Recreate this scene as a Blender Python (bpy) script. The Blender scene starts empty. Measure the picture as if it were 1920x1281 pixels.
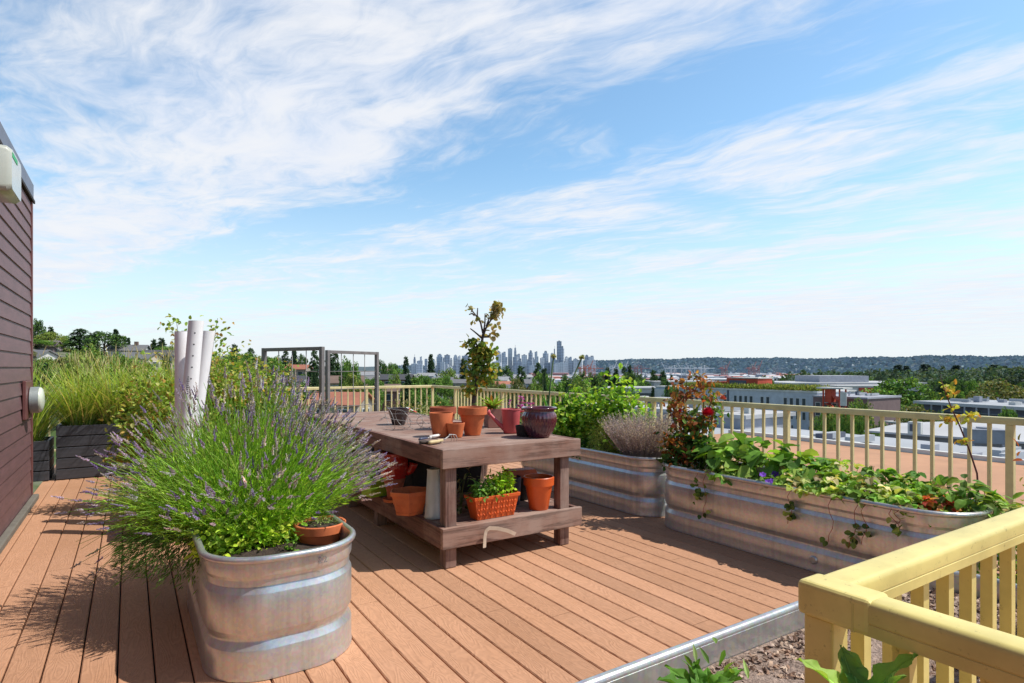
import bpy, math, random
import numpy as np
from mathutils import Vector, Matrix
R = math.radians
random.seed(7)
rng = np.random.default_rng(11)
C = bpy.context.scene.collection

# ------------------------------------------------------------------ survey helpers
F, EYE, CX, HY = 1111.0, 1.45, 960.0, 690.0
TH = math.atan2(718, 1111)
SN, CS = math.sin(TH), math.cos(TH)
def rd(r, d):                     # right / forward of the viewpoint -> deck axes
    return (r*CS + d*SN, -r*SN + d*CS)
def on(px, py, z=0.0):            # a surveyed point on a level plane
    d = F*(EYE-z)/(py-HY); r = (px-CX)*d/F
    x, y = rd(r, d); return (x, y, z)
def far(px, d):
    return rd((px-CX)/F*d, d)
def dep(x, y): return x*SN + y*CS

# ------------------------------------------------------------------ mesh builder
class MB:
    def __init__(s): s.v = []; s.f = []; s.c = []
    def add(s, vs, fs, col=None):
        n = len(s.v); s.v += [tuple(map(float, p)) for p in vs]
        for f in fs: s.f.append(tuple(i+n for i in f)); s.c.append(col)
        return s
    def box(s, x0, x1, y0, y1, z0, z1, col=None):
        vs = [(x0,y0,z0),(x1,y0,z0),(x1,y1,z0),(x0,y1,z0),(x0,y0,z1),(x1,y0,z1),(x1,y1,z1),(x0,y1,z1)]
        return s.add(vs, [(0,3,2,1),(4,5,6,7),(0,1,5,4),(1,2,6,5),(2,3,7,6),(3,0,4,7)], col)
    def bar(s, a, b, w, h, col=None, up=(0,0,1)):          # rectangular bar from a to b
        a, b = Vector(a), Vector(b); t = (b-a).normalized(); u = Vector(up)
        if abs(t.dot(u)) > .98: u = Vector((0,1,0))
        sd = t.cross(u).normalized(); u = sd.cross(t)
        vs = []
        for p in (a, b):
            for i, j in ((-1,-1),(1,-1),(1,1),(-1,1)): vs.append(p + sd*(w/2*i) + u*(h/2*j))
        return s.add(vs, [(0,3,2,1),(4,5,6,7),(0,1,5,4),(1,2,6,5),(2,3,7,6),(3,0,4,7)], col)
    def tube(s, pts, rad, n=8, col=None, caps=True, closed=False):
        pts = [Vector(p) for p in pts]; m = len(pts)
        if not hasattr(rad, '__len__'): rad = [rad]*m
        base = len(s.v); prev = None
        for i, p in enumerate(pts):
            if closed: t = pts[(i+1) % m] - pts[i-1]
            else: t = pts[min(i+1, m-1)] - pts[max(i-1, 0)]
            t = t.normalized() if t.length > 1e-9 else Vector((0,0,1))
            if prev is None:
                u = Vector((1,0,0)) if abs(t.x) < .8 else Vector((0,1,0))
            else: u = prev
            u = (u - t*u.dot(t)).normalized(); prev = u; w = t.cross(u)
            for k in range(n):
                a = 2*math.pi*k/n
                q = p + (u*math.cos(a) + w*math.sin(a))*rad[i]; s.v.append((q.x, q.y, q.z))
        rng_ = range(m if closed else m-1)
        for i in rng_:
            j = (i+1) % m
            for k in range(n):
                l = (k+1) % n
                s.f.append((base+i*n+k, base+i*n+l, base+j*n+l, base+j*n+k)); s.c.append(col)
        if caps and not closed:
            s.f.append(tuple(base+k for k in reversed(range(n)))); s.c.append(col)
            s.f.append(tuple(base+(m-1)*n+k for k in range(n))); s.c.append(col)
        return s
    def loft(s, rings, caps=(True, True), col=None):      # rings: lists of equal length
        base = len(s.v); n = len(rings[0])
        for r_ in rings: s.v += [tuple(map(float, p)) for p in r_]
        for i in range(len(rings)-1):
            for k in range(n):
                l = (k+1) % n
                s.f.append((base+i*n+k, base+i*n+l, base+(i+1)*n+l, base+(i+1)*n+k)); s.c.append(col)
        if caps[0]: s.f.append(tuple(base+k for k in reversed(range(n)))); s.c.append(col)
        if caps[1]: s.f.append(tuple(base+(len(rings)-1)*n+k for k in range(n))); s.c.append(col)
        return s
    def lathe(s, prof, n=28, c=(0,0,0), caps=(True, True), col=None):
        rings = [[(c[0]+r*math.cos(2*math.pi*k/n), c[1]+r*math.sin(2*math.pi*k/n), c[2]+z) for k in range(n)] for r, z in prof]
        return s.loft(rings, caps, col)
    def mesh(s, name, mt):
        me = bpy.data.meshes.new(name); me.from_pydata(s.v, [], s.f); me.materials.append(mt)
        if any(c is not None for c in s.c): setcol(me, [c or (1,1,1) for c in s.c])
        me.update(); return me

def setcol(me, cols):
    a = me.attributes.new('col', 'FLOAT_COLOR', 'FACE')
    arr = np.ones((len(cols), 4), dtype=np.float32); arr[:, :3] = np.asarray(cols, dtype=np.float32)
    a.data.foreach_set('color', arr.ravel())

def smooth(me, angle=None):
    me.polygons.foreach_set('use_smooth', [True]*len(me.polygons))
def thing(name, label, cat, loc=(0,0,0), rz=0.0, group=None):
    o = bpy.data.objects.new(name, None); C.objects.link(o); o.empty_display_size = .1
    o.location = loc; o.rotation_euler = (0,0,rz); o['label'] = label; o['category'] = cat
    if group: o['group'] = group
    return o
def part(name, mb, mt, parent=None, sm=False, bevel=0, seg=2, kind=None, auto=None, loc=None):
    me = mb.mesh(name, mt) if isinstance(mb, MB) else mb
    o = bpy.data.objects.new(name, me); C.objects.link(o)
    if sm: smooth(me)
    if auto is not None:
        smooth(me)
        m = o.modifiers.new('split', 'EDGE_SPLIT'); m.split_angle = R(auto)
    if bevel:
        m = o.modifiers.new('bevel', 'BEVEL'); m.width = bevel; m.segments = seg; m.limit_method = 'ANGLE'; m.angle_limit = R(40)
    if parent: o.parent = parent
    if kind: o['kind'] = kind
    if loc is not None: o.location = loc
    return o
def solo(name, mb, mt, label, cat, loc=(0,0,0), rz=0, group=None, **k):
    o = part(name, mb, mt, None, **k); o.location = loc; o.rotation_euler = (0,0,rz)
    o['label'] = label; o['category'] = cat
    if group: o['group'] = group
    return o
def copy_tree(o, parent=None):
    c = o.copy(); C.objects.link(c); c.parent = parent
    for ch in list(o.children): copy_tree(ch, c)
    return c

# ------------------------------------------------------------------ materials
def newmat(name):
    m = bpy.data.materials.new(name); m.use_nodes = True
    nt = m.node_tree; b = nt.nodes['Principled BSDF']; return m, nt, b
def nd(nt, t, **k):
    n = nt.nodes.new(t)
    for a, v in k.items(): setattr(n, a, v)
    return n
def lk(nt, a, b): nt.links.new(a, b)
def mth(nt, op, a, b=None, clamp=False):
    n = nd(nt, 'ShaderNodeMath', operation=op); n.use_clamp = clamp
    for i, v in enumerate((a, b)):
        if v is None: continue
        if isinstance(v, (int, float)): n.inputs[i].default_value = v
        else: lk(nt, v, n.inputs[i])
    return n.outputs[0]
def c4(c): return (c[0], c[1], c[2], 1)
def mixc(nt, fac, a, b, bt='MIX'):
    n = nd(nt, 'ShaderNodeMix', data_type='RGBA', blend_type=bt)
    for s, v in ((n.inputs[0], fac), (n.inputs[6], a), (n.inputs[7], b)):
        if isinstance(v, (int, float)): s.default_value = v
        elif isinstance(v, tuple): s.default_value = c4(v)
        else: lk(nt, v, s)
    return n.outputs[2]
def coords(nt, scale=(1,1,1), kind='Object'):
    tc = nd(nt, 'ShaderNodeTexCoord'); mp = nd(nt, 'ShaderNodeMapping')
    mp.inputs['Scale'].default_value = scale; lk(nt, tc.outputs[kind], mp.inputs[0]); return mp.outputs[0]
def noise(nt, vec, sc, det=5, rough=.6, dist=0):
    n = nd(nt, 'ShaderNodeTexNoise'); n.inputs['Scale'].default_value = sc; n.inputs['Detail'].default_value = det
    n.inputs['Roughness'].default_value = rough; n.inputs['Distortion'].default_value = dist
    lk(nt, vec, n.inputs['Vector']); return n.outputs[0]
def ramp(nt, fac, stops):
    n = nd(nt, 'ShaderNodeValToRGB'); e = n.color_ramp.elements
    while len(e) < len(stops): e.new(.5)
    for i, (p, c) in enumerate(stops):
        e[i].position = p; e[i].color = c4(c) if isinstance(c, tuple) else (c, c, c, 1)
    lk(nt, fac, n.inputs[0]); return n.outputs[0]
def bump(nt, b, h, st=.3, dist=.01):
    n = nd(nt, 'ShaderNodeBump'); n.inputs['Strength'].default_value = st; n.inputs['Distance'].default_value = dist
    lk(nt, h, n.inputs['Height']); lk(nt, n.outputs[0], b.inputs['Normal'])
def pm(name, a, b_=None, rough=.6, metal=0.0, sc=6, stretch=(1,1,1), bmp=0, bd=.004, bsc=None, lo=.35, hi=.65, spec=None, coat=0):
    m, nt, b = newmat(name)
    b_ = b_ or tuple(x*.72 for x in a)
    v = coords(nt, stretch); n1 = noise(nt, v, sc, 6, .62)
    f = ramp(nt, n1, [(lo, 0.0), (hi, 1.0)])
    lk(nt, mixc(nt, f, b_, a), b.inputs['Base Color'])
    b.inputs['Roughness'].default_value = rough; b.inputs['Metallic'].default_value = metal
    if coat: b.inputs['Coat Weight'].default_value = coat
    if spec is not None: b.inputs['Specular IOR Level'].default_value = spec
    if bmp: bump(nt, b, noise(nt, v, bsc or sc*6, 5), bmp, bd)
    return m
def leafmat(name, gain=1.0, trans=.35, rough=.5):
    m, nt, b = newmat(name)
    at = nd(nt, 'ShaderNodeAttribute', attribute_name='col')
    col = at.outputs['Color']
    v = coords(nt); n1 = noise(nt, v, 9, 3)
    col = mixc(nt, 1.0, col, ramp(nt, n1, [(.25, .75*gain), (.75, 1.25*gain)]), 'MULTIPLY')
    lk(nt, col, b.inputs['Base Color']); b.inputs['Roughness'].default_value = rough
    b.inputs['Specular IOR Level'].default_value = .22
    tr = nd(nt, 'ShaderNodeBsdfTranslucent'); lk(nt, mixc(nt, 1.0, col, (1.25, 1.2, .5), 'MULTIPLY'), tr.inputs[0])
    mx = nd(nt, 'ShaderNodeMixShader'); mx.inputs[0].default_value = trans
    lk(nt, b.outputs[0], mx.inputs[1]); lk(nt, tr.outputs[0], mx.inputs[2])
    lk(nt, mx.outputs[0], nt.nodes['Material Output'].inputs[0])
    return m
M = {}
M['leaf'] = leafmat('leaf', 1.45, .4, .6)
M['far_leaf'] = leafmat('tree_leaf', 1.75, .25, .7)
M['attr'] = None
def attrmat(name, rough=.8):
    m, nt, b = newmat(name)
    at = nd(nt, 'ShaderNodeAttribute', attribute_name='col')
    n1 = noise(nt, coords(nt), 7, 4)
    lk(nt, mixc(nt, 1.0, at.outputs['Color'], ramp(nt, n1, [(.3, .75), (.7, 1.2)]), 'MULTIPLY'), b.inputs['Base Color'])
    b.inputs['Roughness'].default_value = rough; return m
M['attr'] = attrmat('plant_fibre')

# composite decking: boards run along Y, each board its own tint, embossed grain
BW, BX0 = .1505, -.0467
def deckmat():
    m, nt, b = newmat('composite_deck')
    tc = nd(nt, 'ShaderNodeTexCoord'); sp = nd(nt, 'ShaderNodeSeparateXYZ'); lk(nt, tc.outputs['Object'], sp.inputs[0])
    idx = mth(nt, 'FLOOR', mth(nt, 'DIVIDE', mth(nt, 'SUBTRACT', sp.outputs[0], BX0), BW))
    wn = nd(nt, 'ShaderNodeTexWhiteNoise', noise_dimensions='1D'); lk(nt, idx, wn.inputs['W'])
    cb = nd(nt, 'ShaderNodeCombineXYZ')
    lk(nt, mth(nt, 'MULTIPLY', sp.outputs[0], 9.0), cb.inputs[0])
    lk(nt, mth(nt, 'ADD', mth(nt, 'MULTIPLY', sp.outputs[1], 1.7), mth(nt, 'MULTIPLY', wn.outputs[0], 57.0)), cb.inputs[1])
    lk(nt, mth(nt, 'MULTIPLY', wn.outputs[0], 31.0), cb.inputs[2])
    base = noise(nt, cb.outputs[0], 1.1, 2, .5, .4)
    rings = mth(nt, 'SINE', mth(nt, 'MULTIPLY', base, 120.0))
    cloud = noise(nt, tc.outputs['Object'], 1.3, 5, .65)
    col = mixc(nt, ramp(nt, cloud, [(.3, 0.0), (.7, 1.0)]), (.485, .252, .142), (.555, .302, .182))
    tint = ramp(nt, wn.outputs[0], [(0.0, .86), (1.0, 1.1)])
    col = mixc(nt, 1.0, col, tint, 'MULTIPLY')
    col = mixc(nt, 1.0, col, ramp(nt, rings, [(0.0, .94), (.7, 1.02)]), 'MULTIPLY')
    dirt = noise(nt, tc.outputs['Object'], 26, 6, .7)
    col = mixc(nt, 1.0, col, ramp(nt, dirt, [(.28, .82), (.5, 1.0)]), 'MULTIPLY')
    lk(nt, col, b.inputs['Base Color']); b.inputs['Roughness'].default_value = .68
    b.inputs['Specular IOR Level'].default_value = .3
    bump(nt, b, mth(nt, 'ADD', rings, mth(nt, 'MULTIPLY', dirt, .6)), .35, .0016)
    return m
M['deck'] = deckmat()

def woodmat(name, dark, light, ax, wear=.5):
    m, nt, b = newmat(name)
    sc = [14, 14, 14]; sc[ax] = .9
    v = coords(nt, tuple(sc)); g = noise(nt, v, 2.2, 7, .7, .3)
    w = noise(nt, coords(nt), 3.2, 5, .6)
    col = mixc(nt, ramp(nt, g, [(.3, 0.0), (.68, 1.0)]), dark, light)
    col = mixc(nt, ramp(nt, w, [(wear-.14, .0), (wear+.18, .85)]), col, (.37, .268, .22))
    col = mixc(nt, 1.0, col, ramp(nt, g, [(.38, .55), (.5, 1.0)]), 'MULTIPLY')
    lk(nt, col, b.inputs['Base Color']); b.inputs['Roughness'].default_value = .72
    bump(nt, b, g, .5, .003); return m
M['wood_x'] = woodmat('weathered_brown_wood', (.17, .07, .045), (.30, .165, .118), 0, .46)
M['wood_y'] = woodmat('shaded_red_brown_wood', (.13, .045, .028), (.20, .095, .068), 1, .62)  # darker copy for the side boards, their shade put into the colour
M['wood_z'] = woodmat('brown_post_wood', (.115, .045, .032), (.20, .115, .092), 2, .5)

def galv(name, tone=(.60,.60,.58), rough=.34, streak=True):
    m, nt, b = newmat(name)
    v = coords(nt); n1 = noise(nt, v, 4.5, 6, .65); n2 = noise(nt, coords(nt, (26,26,1.2)), 1.0, 5, .6)
    vo = nd(nt, 'ShaderNodeTexVoronoi'); vo.inputs['Scale'].default_value = 70; lk(nt, v, vo.inputs['Vector'])
    col = mixc(nt, ramp(nt, n1, [(.3, 0.0), (.7, 1.0)]), tuple(t*.80 for t in tone), tone)
    col = mixc(nt, 1.0, col, ramp(nt, n2, [(.34, .87), (.52, 1.0), (.74, 1.05)]), 'MULTIPLY')
    sp = mixc(nt, .16, (1,1,1), vo.outputs['Color'])
    col = mixc(nt, 1.0, col, sp, 'MULTIPLY')
    lk(nt, col, b.inputs['Base Color']); b.inputs['Metallic'].default_value = .68
    rr = mth(nt, 'ADD', mth(nt, 'MULTIPLY', n1, .22), rough-.11); lk(nt, rr, b.inputs['Roughness'])
    bump(nt, b, noise(nt, v, 2.5, 2), .12, .02); return m
M['galv'] = galv('galvanized_steel', (.68,.70,.70), .33)
M['galv_rim'] = galv('galvanized_rim', (.66,.67,.68), .30)
M['yellow'] = pm('yellow_rail_paint', (.77,.65,.23), (.63,.53,.18), .42, sc=7, lo=.25, hi=.55, bmp=.12, bd=.002, bsc=40)
def specks(mt, sc=55, lo=.30, hi=.40, dark=.55):
    nt = mt.node_tree; b = nt.nodes['Principled BSDF']; src = b.inputs['Base Color'].links[0].from_socket
    v = coords(nt); a = ramp(nt, noise(nt, v, sc, 6, .75), [(lo, dark), (hi, 1.0)]); c_ = ramp(nt, noise(nt, v, 3.0, 4, .7), [(.35, .86), (.6, 1.03)])
    lk(nt, mixc(nt, 1.0, mixc(nt, 1.0, src, a, 'MULTIPLY'), c_, 'MULTIPLY'), b.inputs['Base Color'])
M['pale_yellow'] = pm('dull_yellow_rail_paint', (.66,.58,.30), (.54,.47,.24), .5, sc=7, lo=.25, hi=.55, bmp=.12, bd=.002, bsc=40)  # duller, more beige yellow for the far railings
specks(M['yellow']); specks(M['pale_yellow'])
M['siding'] = pm('brown_siding', (.165,.085,.088), (.125,.066,.068), .55, sc=3, stretch=(1,1,5), bmp=.1, bd=.002)
M['siding_trim'] = pm('red_brown_trim', (.17,.062,.058), None, .5)
M['cap'] = pm('slate_metal_cap', (.17,.19,.25), (.13,.145,.19), .45, metal=.3, sc=3)
M['dark'] = pm('dark_underside', (.02,.018,.018), None, .8)
M['grey_sill'] = pm('grey_concrete_sill', (.17,.155,.13), None, .85, sc=9, bmp=.2)
M['black'] = pm('black_painted_slats', (.060,.062,.074), (.042,.044,.052), .5, sc=5, stretch=(1,6,6), bmp=.1)
M['terra'] = pm('terracotta', (.70,.19,.062), (.56,.14,.05), .8, sc=7, bmp=.12, bd=.002)
specks(M['terra'], 22, .28, .42, .7)
M['terra_dk'] = pm('old_terracotta', (.42,.105,.045), (.30,.075,.035), .82, sc=9, bmp=.15, bd=.002)
M['orange'] = pm('orange_plastic', (.72,.125,.022), (.60,.10,.02), .4, sc=5)
M['tray'] = pm('faded_orange_plastic', (.66,.14,.04), None, .5, sc=6)
M['pink'] = pm('pink_plastic', (.60,.115,.12), (.52,.09,.10), .42, sc=5)
M['boxbrown'] = pm('brown_clay_box', (.33,.15,.115), (.26,.115,.09), .75, sc=7)
M['redglaze'] = pm('red_glaze', (.48,.03,.02), (.36,.02,.015), .12, sc=4, coat=.6)
M['plumglaze'] = pm('plum_glaze', (.13,.018,.024), (.04,.012,.035), .1, sc=7, stretch=(1,1,.4), coat=.8)
M['blackglaze'] = pm('black_glaze', (.016,.013,.02), (.03,.012,.014), .15, coat=.5)
M['lime'] = pm('lime_plastic', (.36,.52,.03), None, .5)
M['bluepot'] = pm('blue_grey_pot', (.07,.085,.15), None, .45)
M['white_pvc'] = pm('white_pvc', (.86,.84,.85), (.78,.76,.77), .4, sc=4)
M['vase'] = pm('weathered_white_tin', (.56,.58,.57), (.40,.43,.41), .45, metal=.2, sc=8, stretch=(1,1,.5))
M['black_mark'] = pm('black_mark', (.015,.015,.017), None, .6)
M['grey_mark'] = pm('pencil_grey_mark', (.27,.27,.275), None, .7)
M['wire'] = pm('grey_wire', (.42,.41,.40), None, .5, metal=.5)
M['steel_frame'] = pm('grey_steel_frame', (.21,.195,.19), (.16,.15,.15), .55, metal=.2, sc=9)
M['mesh_wire'] = pm('dark_mesh_wire', (.22,.21,.205), None, .6, metal=.2)
M['soil'] = pm('dark_soil', (.07,.045,.032), (.03,.02,.015), .95, sc=40, bmp=.9, bd=.02, bsc=60)
M['drysoil'] = pm('dry_woody_mulch', (.42,.31,.25), (.13,.085,.065), .95, sc=55, bmp=1.0, bd=.02, bsc=70, lo=.3, hi=.6)
M['bark'] = pm('dark_bark', (.10,.07,.055), (.05,.035,.03), .9, sc=12, bmp=.5, bd=.01)
M['handle'] = pm('pale_wood_handle', (.62,.50,.27), (.52,.40,.2), .55, sc=10, stretch=(3,3,3))
M['cream'] = pm('cream_webbing', (.66,.56,.44), None, .7)
M['tag_red'] = pm('red_tag', (.65,.07,.05), None, .5)
M['tag_white'] = pm('white_tag', (.8,.78,.76), None, .5)
M['lens'] = pm('frosted_lens', (.50,.52,.46), (.42,.44,.38), .25, sc=3, coat=.4)
M['green_mark'] = pm('green_mark', (.03,.45,.16), None, .5)
M['lamp_face'] = pm('pale_lamp_face', (.62,.66,.54), None, .35)
M['lamp_body'] = pm('grey_lamp_body', (.34,.38,.38), None, .45, metal=.3)
M['rosebud'] = pm('red_rose_petal', (.68,.012,.05), (.5,.01,.03), .5, sc=20)
M['pinkflower'] = pm('coral_petal', (.75,.12,.08), None, .5)
M['oldrose'] = pm('faded_rose_petal', (.62,.13,.10), (.5,.2,.08), .6, sc=15)
M['violet'] = pm('violet_petal', (.16,.06,.42), None, .5)

# ================================================================== SETTING: deck, roof slab
mb = MB()
x0 = BX0 - BW*7
k = 0
while x0 < 5.5:
    a, b_ = max(x0+.0035, -.93), x0+BW-.0035
    if b_ > a:
        # long boards butted at staggered joints
        ys = [-3.0, 1.0 + (k*1.37) % 3.0, 4.9 + (k*1.71) % 3.2, 12.1]
        for j in range(3):
            y0_, y1_ = ys[j]+.002, ys[j+1]-.002
            ch = .005
            prof = [(a, -.025), (b_, -.025), (b_, -ch), (b_-ch, 0), (a+ch, 0), (a, -ch)]
            mb.loft([[(px, y0_, pz) for px, pz in prof], [(px, y1_, pz) for px, pz in prof]])
    x0 += BW; k += 1
deck = part('deck', mb, M['deck'], kind='structure')
mb = MB(); mb.box(-.93, 5.9, -3.2, 12.3, -.35, -.03)
part('roof_slab', mb, M['dark'], kind='structure')

# ------------------------------------------------------------------ rooftop stair house with lap siding
sh = thing('stair_house', 'purple brown lap sided stair house with slate metal cap at left edge of deck', 'building', (-.91, 8.35, 0))
mb = MB(); lap = .14; n = 23
prof = []
for i in range(n):
    prof += [(.014, i*lap+.06), (.002, (i+1)*lap+.06-.004)]
prof = [(0, 0)] + [(0.0, .058)] + prof
ptop = prof[-1][1]
poly = prof + [(-2.2, ptop), (-2.2, 0)]
mb.loft([[(x, -14, z) for x, z in poly], [(x, -.055, z) for x, z in poly]])
part('siding', mb, M['siding'], sh)
mb = MB(); mb.box(-2.2, .022, -.05, 0, 0, ptop+.002); part('corner_trim', mb, M['siding_trim'], sh, bevel=.004)
mb = MB(); mb.box(-2.3, .022, -14.1, .05, ptop+.03, ptop+.205); part('roof_cap', mb, M['cap'], sh, bevel=.008)
mb = MB(); mb.box(-2.25, .018, -14.05, .03, ptop+.004, ptop+.028); mb.box(.019, .034, -14.05, .06, ptop-.005, ptop+.027); part('soffit', mb, M['dark'], sh)
mb = MB(); mb.box(.016, .075, -14, -.01, .003, .062); part('base_sill', mb, M['grey_sill'], sh, bevel=.01)
# round wall lamp
wl = thing('wall_lamp', 'round grey bulkhead lamp with pale face on the brown siding', 'lamp', (-.91, 7.86, 1.118))
mb = MB(); mb.box(.016, .045, -.25, .19, -.19, .20); part('mounting_plate', mb, M['siding_trim'], wl, bevel=.005)
def xlathe(prof, n=36):
    m_ = MB(); m_.loft([[(x, r*math.cos(2*math.pi*i/n), r*math.sin(2*math.pi*i/n)) for i in range(n)] for r, x in prof]); return m_
part('housing', xlathe([(.12,.046),(.135,.055),(.135,.125)]), M['lamp_body'], wl, auto=35)
part('lens', xlathe([(.13,.126),(.128,.14),(.11,.155),(.06,.165),(.01,.167)]), M['lamp_face'], wl, auto=50)
# emergency light box under the cap
el = thing('emergency_light', 'boxy frosted emergency light mounted high on the brown siding under the cap', 'light', (-.91, 5.85, 2.91))
mb = MB()
def rrect(hy, hz, r, x, n=5):
    pts = []
    for cy_, cz_, a0 in ((hy-r, hz-r, 0), (-hy+r, hz-r, 90), (-hy+r, -hz+r, 180), (hy-r, -hz+r, 270)):
        for i in range(n+1):
            a = R(a0+90*i/n); pts.append((x, cy_+r*math.cos(a), cz_+r*math.sin(a)))
    return pts
mb.loft([rrect(.25,.17,.03,.016), rrect(.25,.17,.03,.05)]); part('back_plate', mb, M['lamp_body'], el, auto=40)
mb = MB(); mb.loft([rrect(.245,.165,.03,.051), rrect(.245,.165,.04,.16), rrect(.225,.145,.04,.19)]); part('cover', mb, M['lens'], el, auto=40)
mb = MB(); mb.box(.1905, .193, -.2, .02, .09, .125); part('status_mark', mb, M['green_mark'], el)

# ------------------------------------------------------------------ stock tanks
def outline(hx, hy, r, n=10):
    pts = []
    for sx, sy, a0 in ((1,1,0), (-1,1,90), (-1,-1,180), (1,-1,270)):
        for i in range(n+1):
            a = R(a0+90*i/n); pts.append((sx*(hx-r)+r*math.cos(a), sy*(hy-r)+r*math.sin(a)))
    # densify straight runs
    out = []
    for i, p in enumerate(pts):
        q = pts[(i+1) % len(pts)]; L = math.hypot(q[0]-p[0], q[1]-p[1]); m = max(1, int(L/.12))
        for j in range(m): out.append((p[0]+(q[0]-p[0])*j/m, p[1]+(q[1]-p[1])*j/m))
    return out
def offs(pts, d):
    n = len(pts); out = []
    for i in range(n):
        a, b_ = pts[i-1], pts[(i+1) % n]; tx, ty = b_[0]-a[0], b_[1]-a[1]; L = math.hypot(tx, ty)
        out.append((pts[i][0]+ty/L*d, pts[i][1]-tx/L*d))
    return out
def tank(label, cx, cy, hx, hy, h=.56, r=.27, soilz=.47, soilm='soil', dents=()):
    t = thing('stock_tank', label, 'planter', (cx, cy, .003), group='galvanized stock tank planters')
    base = outline(hx, hy, r)
    prof = [(0,.002),(.012,.0025),(.020,.0),(.07,0),(.136,0),(.141,-.002),(.170,-.0185),(.178,-.0205),(.188,-.0185),(.217,-.002),(.222,0),
            (.31,0),(.396,0),(.401,-.002),(.430,-.0185),(.438,-.0205),(.448,-.0185),(.477,-.002),(.482,0),(.52,0),(h-.004,0)]
    rg = np.random.default_rng(int(abs(cx*97+cy*31)*10))
    amp = [(rg.uniform(1,5), rg.uniform(0,6.28), rg.uniform(2,9)) for _ in range(5)]
    rings = []
    for z, o in prof:
        ring = offs(base, o); rr = []
        for (x, y) in ring:
            w = sum(math.sin(a*(x*1.3+y)+p+z*q) for a, p, q in amp)*.0009
            rr.append((x*(1+w), y*(1+w), z))
        rings.append(rr)
    inner = offs(base, -.012)
    for z in (h-.004, h-.06, soilz-.04): rings.append([(x, y, z) for x, y in inner])
    mb = MB().loft(rings, (True, False)); part('tank_wall', mb, M['galv'], t, auto=34)
    mb = MB().tube([(x, y, h) for x, y in offs(base, .006)], .0175, 10, closed=True); part('rim', mb, M['galv_rim'], t, sm=True)
    # lumpy soil surface
    ins = offs(base, -.014); mb = MB(); rings = []
    cxm = 0
    for s_ in (1, .85, .65, .4, .2, .04):
        rings.append([(x*s_, y*s_ if hy < .5 else y*(1-(1-s_)*min(hx, hy)/hy) , soilz + rg.normal(0, .007) + .02*(1-s_)) for x, y in ins])
    mb.loft(rings, (False, True)); part('soil', mb, M[soilm], t, sm=True)
    return t
tA = tank('short galvanized tank full of purple lavender in the foreground', .655, 3.66, .355, .735, r=.28)
me_txt = None
cu = bpy.data.curves.new('number', 'FONT'); cu.body = '22'; cu.size = .046; cu.extrude = .0004
tmp = bpy.data.objects.new('tmp', cu); C.objects.link(tmp)
dg = bpy.context.evaluated_depsgraph_get(); me_txt = bpy.data.meshes.new_from_object(tmp.evaluated_get(dg)); bpy.data.objects.remove(tmp)
me_txt.materials.clear(); me_txt.materials.append(M['grey_mark'])
num = part('number_mark', me_txt, None, tA); num.location = (.115, -.7372, .497); num.rotation_euler = (R(90), R(-3), 0)
tB = tank('galvanized tank holding grey dried lavender and leafy greens, beside the table', 4.49, 5.24, .32, 1.22, r=.30)
tC = tank('long galvanized tank with roses and trailing strawberries along the right railing', 4.40, 2.70, .32, 1.22, r=.29)
mb = MB().lathe([(.028,0),(.03,.004),(.022,.012),(.001,.012)], 16)
o = part('drain_plug', mb, M['galv_rim'], tC, auto=40); o.location = (-.321, -.33+.0, .085); o.rotation_euler = (0, R(-90), 0)
tD = tank('galvanized tank filled with dry brown mulch behind the near yellow railing', 1.78, .965, 1.22, .305, r=.30, soilz=.485, soilm='drysoil')
# loose bark chips in the dry tank
def chips(name, n, bx, by, z, smin, smax, cols, mt, parent):
    mb = MB()
    for i in range(n):
        x, y = random.uniform(-bx, bx), random.uniform(-by, by); s_ = random.uniform(smin, smax)
        e = Matrix.Rotation(random.uniform(0, 6.3), 3, 'Z') @ Matrix.Rotation(random.uniform(-.6, .6), 3, 'X')
        a, b_, c_ = s_, s_*random.uniform(.35, .8), s_*random.uniform(.2, .45)
        vs = [Vector(v) for v in ((a,0,0),(0,b_,0),(-a*.8,0,0),(0,-b_,0),(.1*a,.1*b_,c_),(0,0,-c_))]
        vs = [e @ v + Vector((x, y, z+random.uniform(0,.012))) for v in vs]
        mb.add(vs, [(0,1,4),(1,2,4),(2,3,4),(3,0,4),(1,0,5),(2,1,5),(3,2,5),(0,3,5)], random.choice(cols))
    return part(name, mb, mt, parent, kind='stuff')
chips('bark_chips', 5200, 1.16, .27, .488, .004, .016, [(.45,.31,.22),(.30,.18,.12),(.16,.09,.06),(.55,.42,.32),(.34,.24,.2),(.1,.06,.045)], M['attr'], tD)

# ------------------------------------------------------------------ black slatted planters
def slat_planter(label, x0, x1, y0, y1, h, n):
    t = thing('slatted_planter', label, 'planter', ((x0+x1)/2, (y0+y1)/2, .004), group='black slatted planters')
    hx, hy = (x1-x0)/2, (y1-y0)/2; st = h/n
    mb = MB()
    for i in range(n):
        z0_, z1_ = i*st+.006, (i+1)*st-.006
        mb.box(-hx, hx, -hy, -hy+.03, z0_, z1_); mb.box(-hx, hx, hy-.03, hy, z0_, z1_)
        mb.box(-hx, -hx+.03, -hy+.031, hy-.031, z0_, z1_); mb.box(hx-.03, hx, -hy+.031, hy-.031, z0_, z1_)
    part('slat_panels', mb, M['black'], t, bevel=.004)
    mb = MB().box(-hx+.033, hx-.033, -hy+.033, hy-.033, .0, h-.06); part('liner', mb, M['dark'], t)
    mb = MB()
    for sx in (-1, 1): mb.box(sx*(hx-.055)-.022, sx*(hx-.055)+.022, -hy-.012, -hy-.001, 0, h-.004)
    mb = MB().box(-hx+.04, hx-.04, -hy+.04, hy-.04, h-.058, h-.04); part('soil', mb, M['soil'], t)
    return t
slat_planter('low black slatted planter beside the brown siding', -1.75, -.86, 9.58, 10.2, .52, 4)
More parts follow.
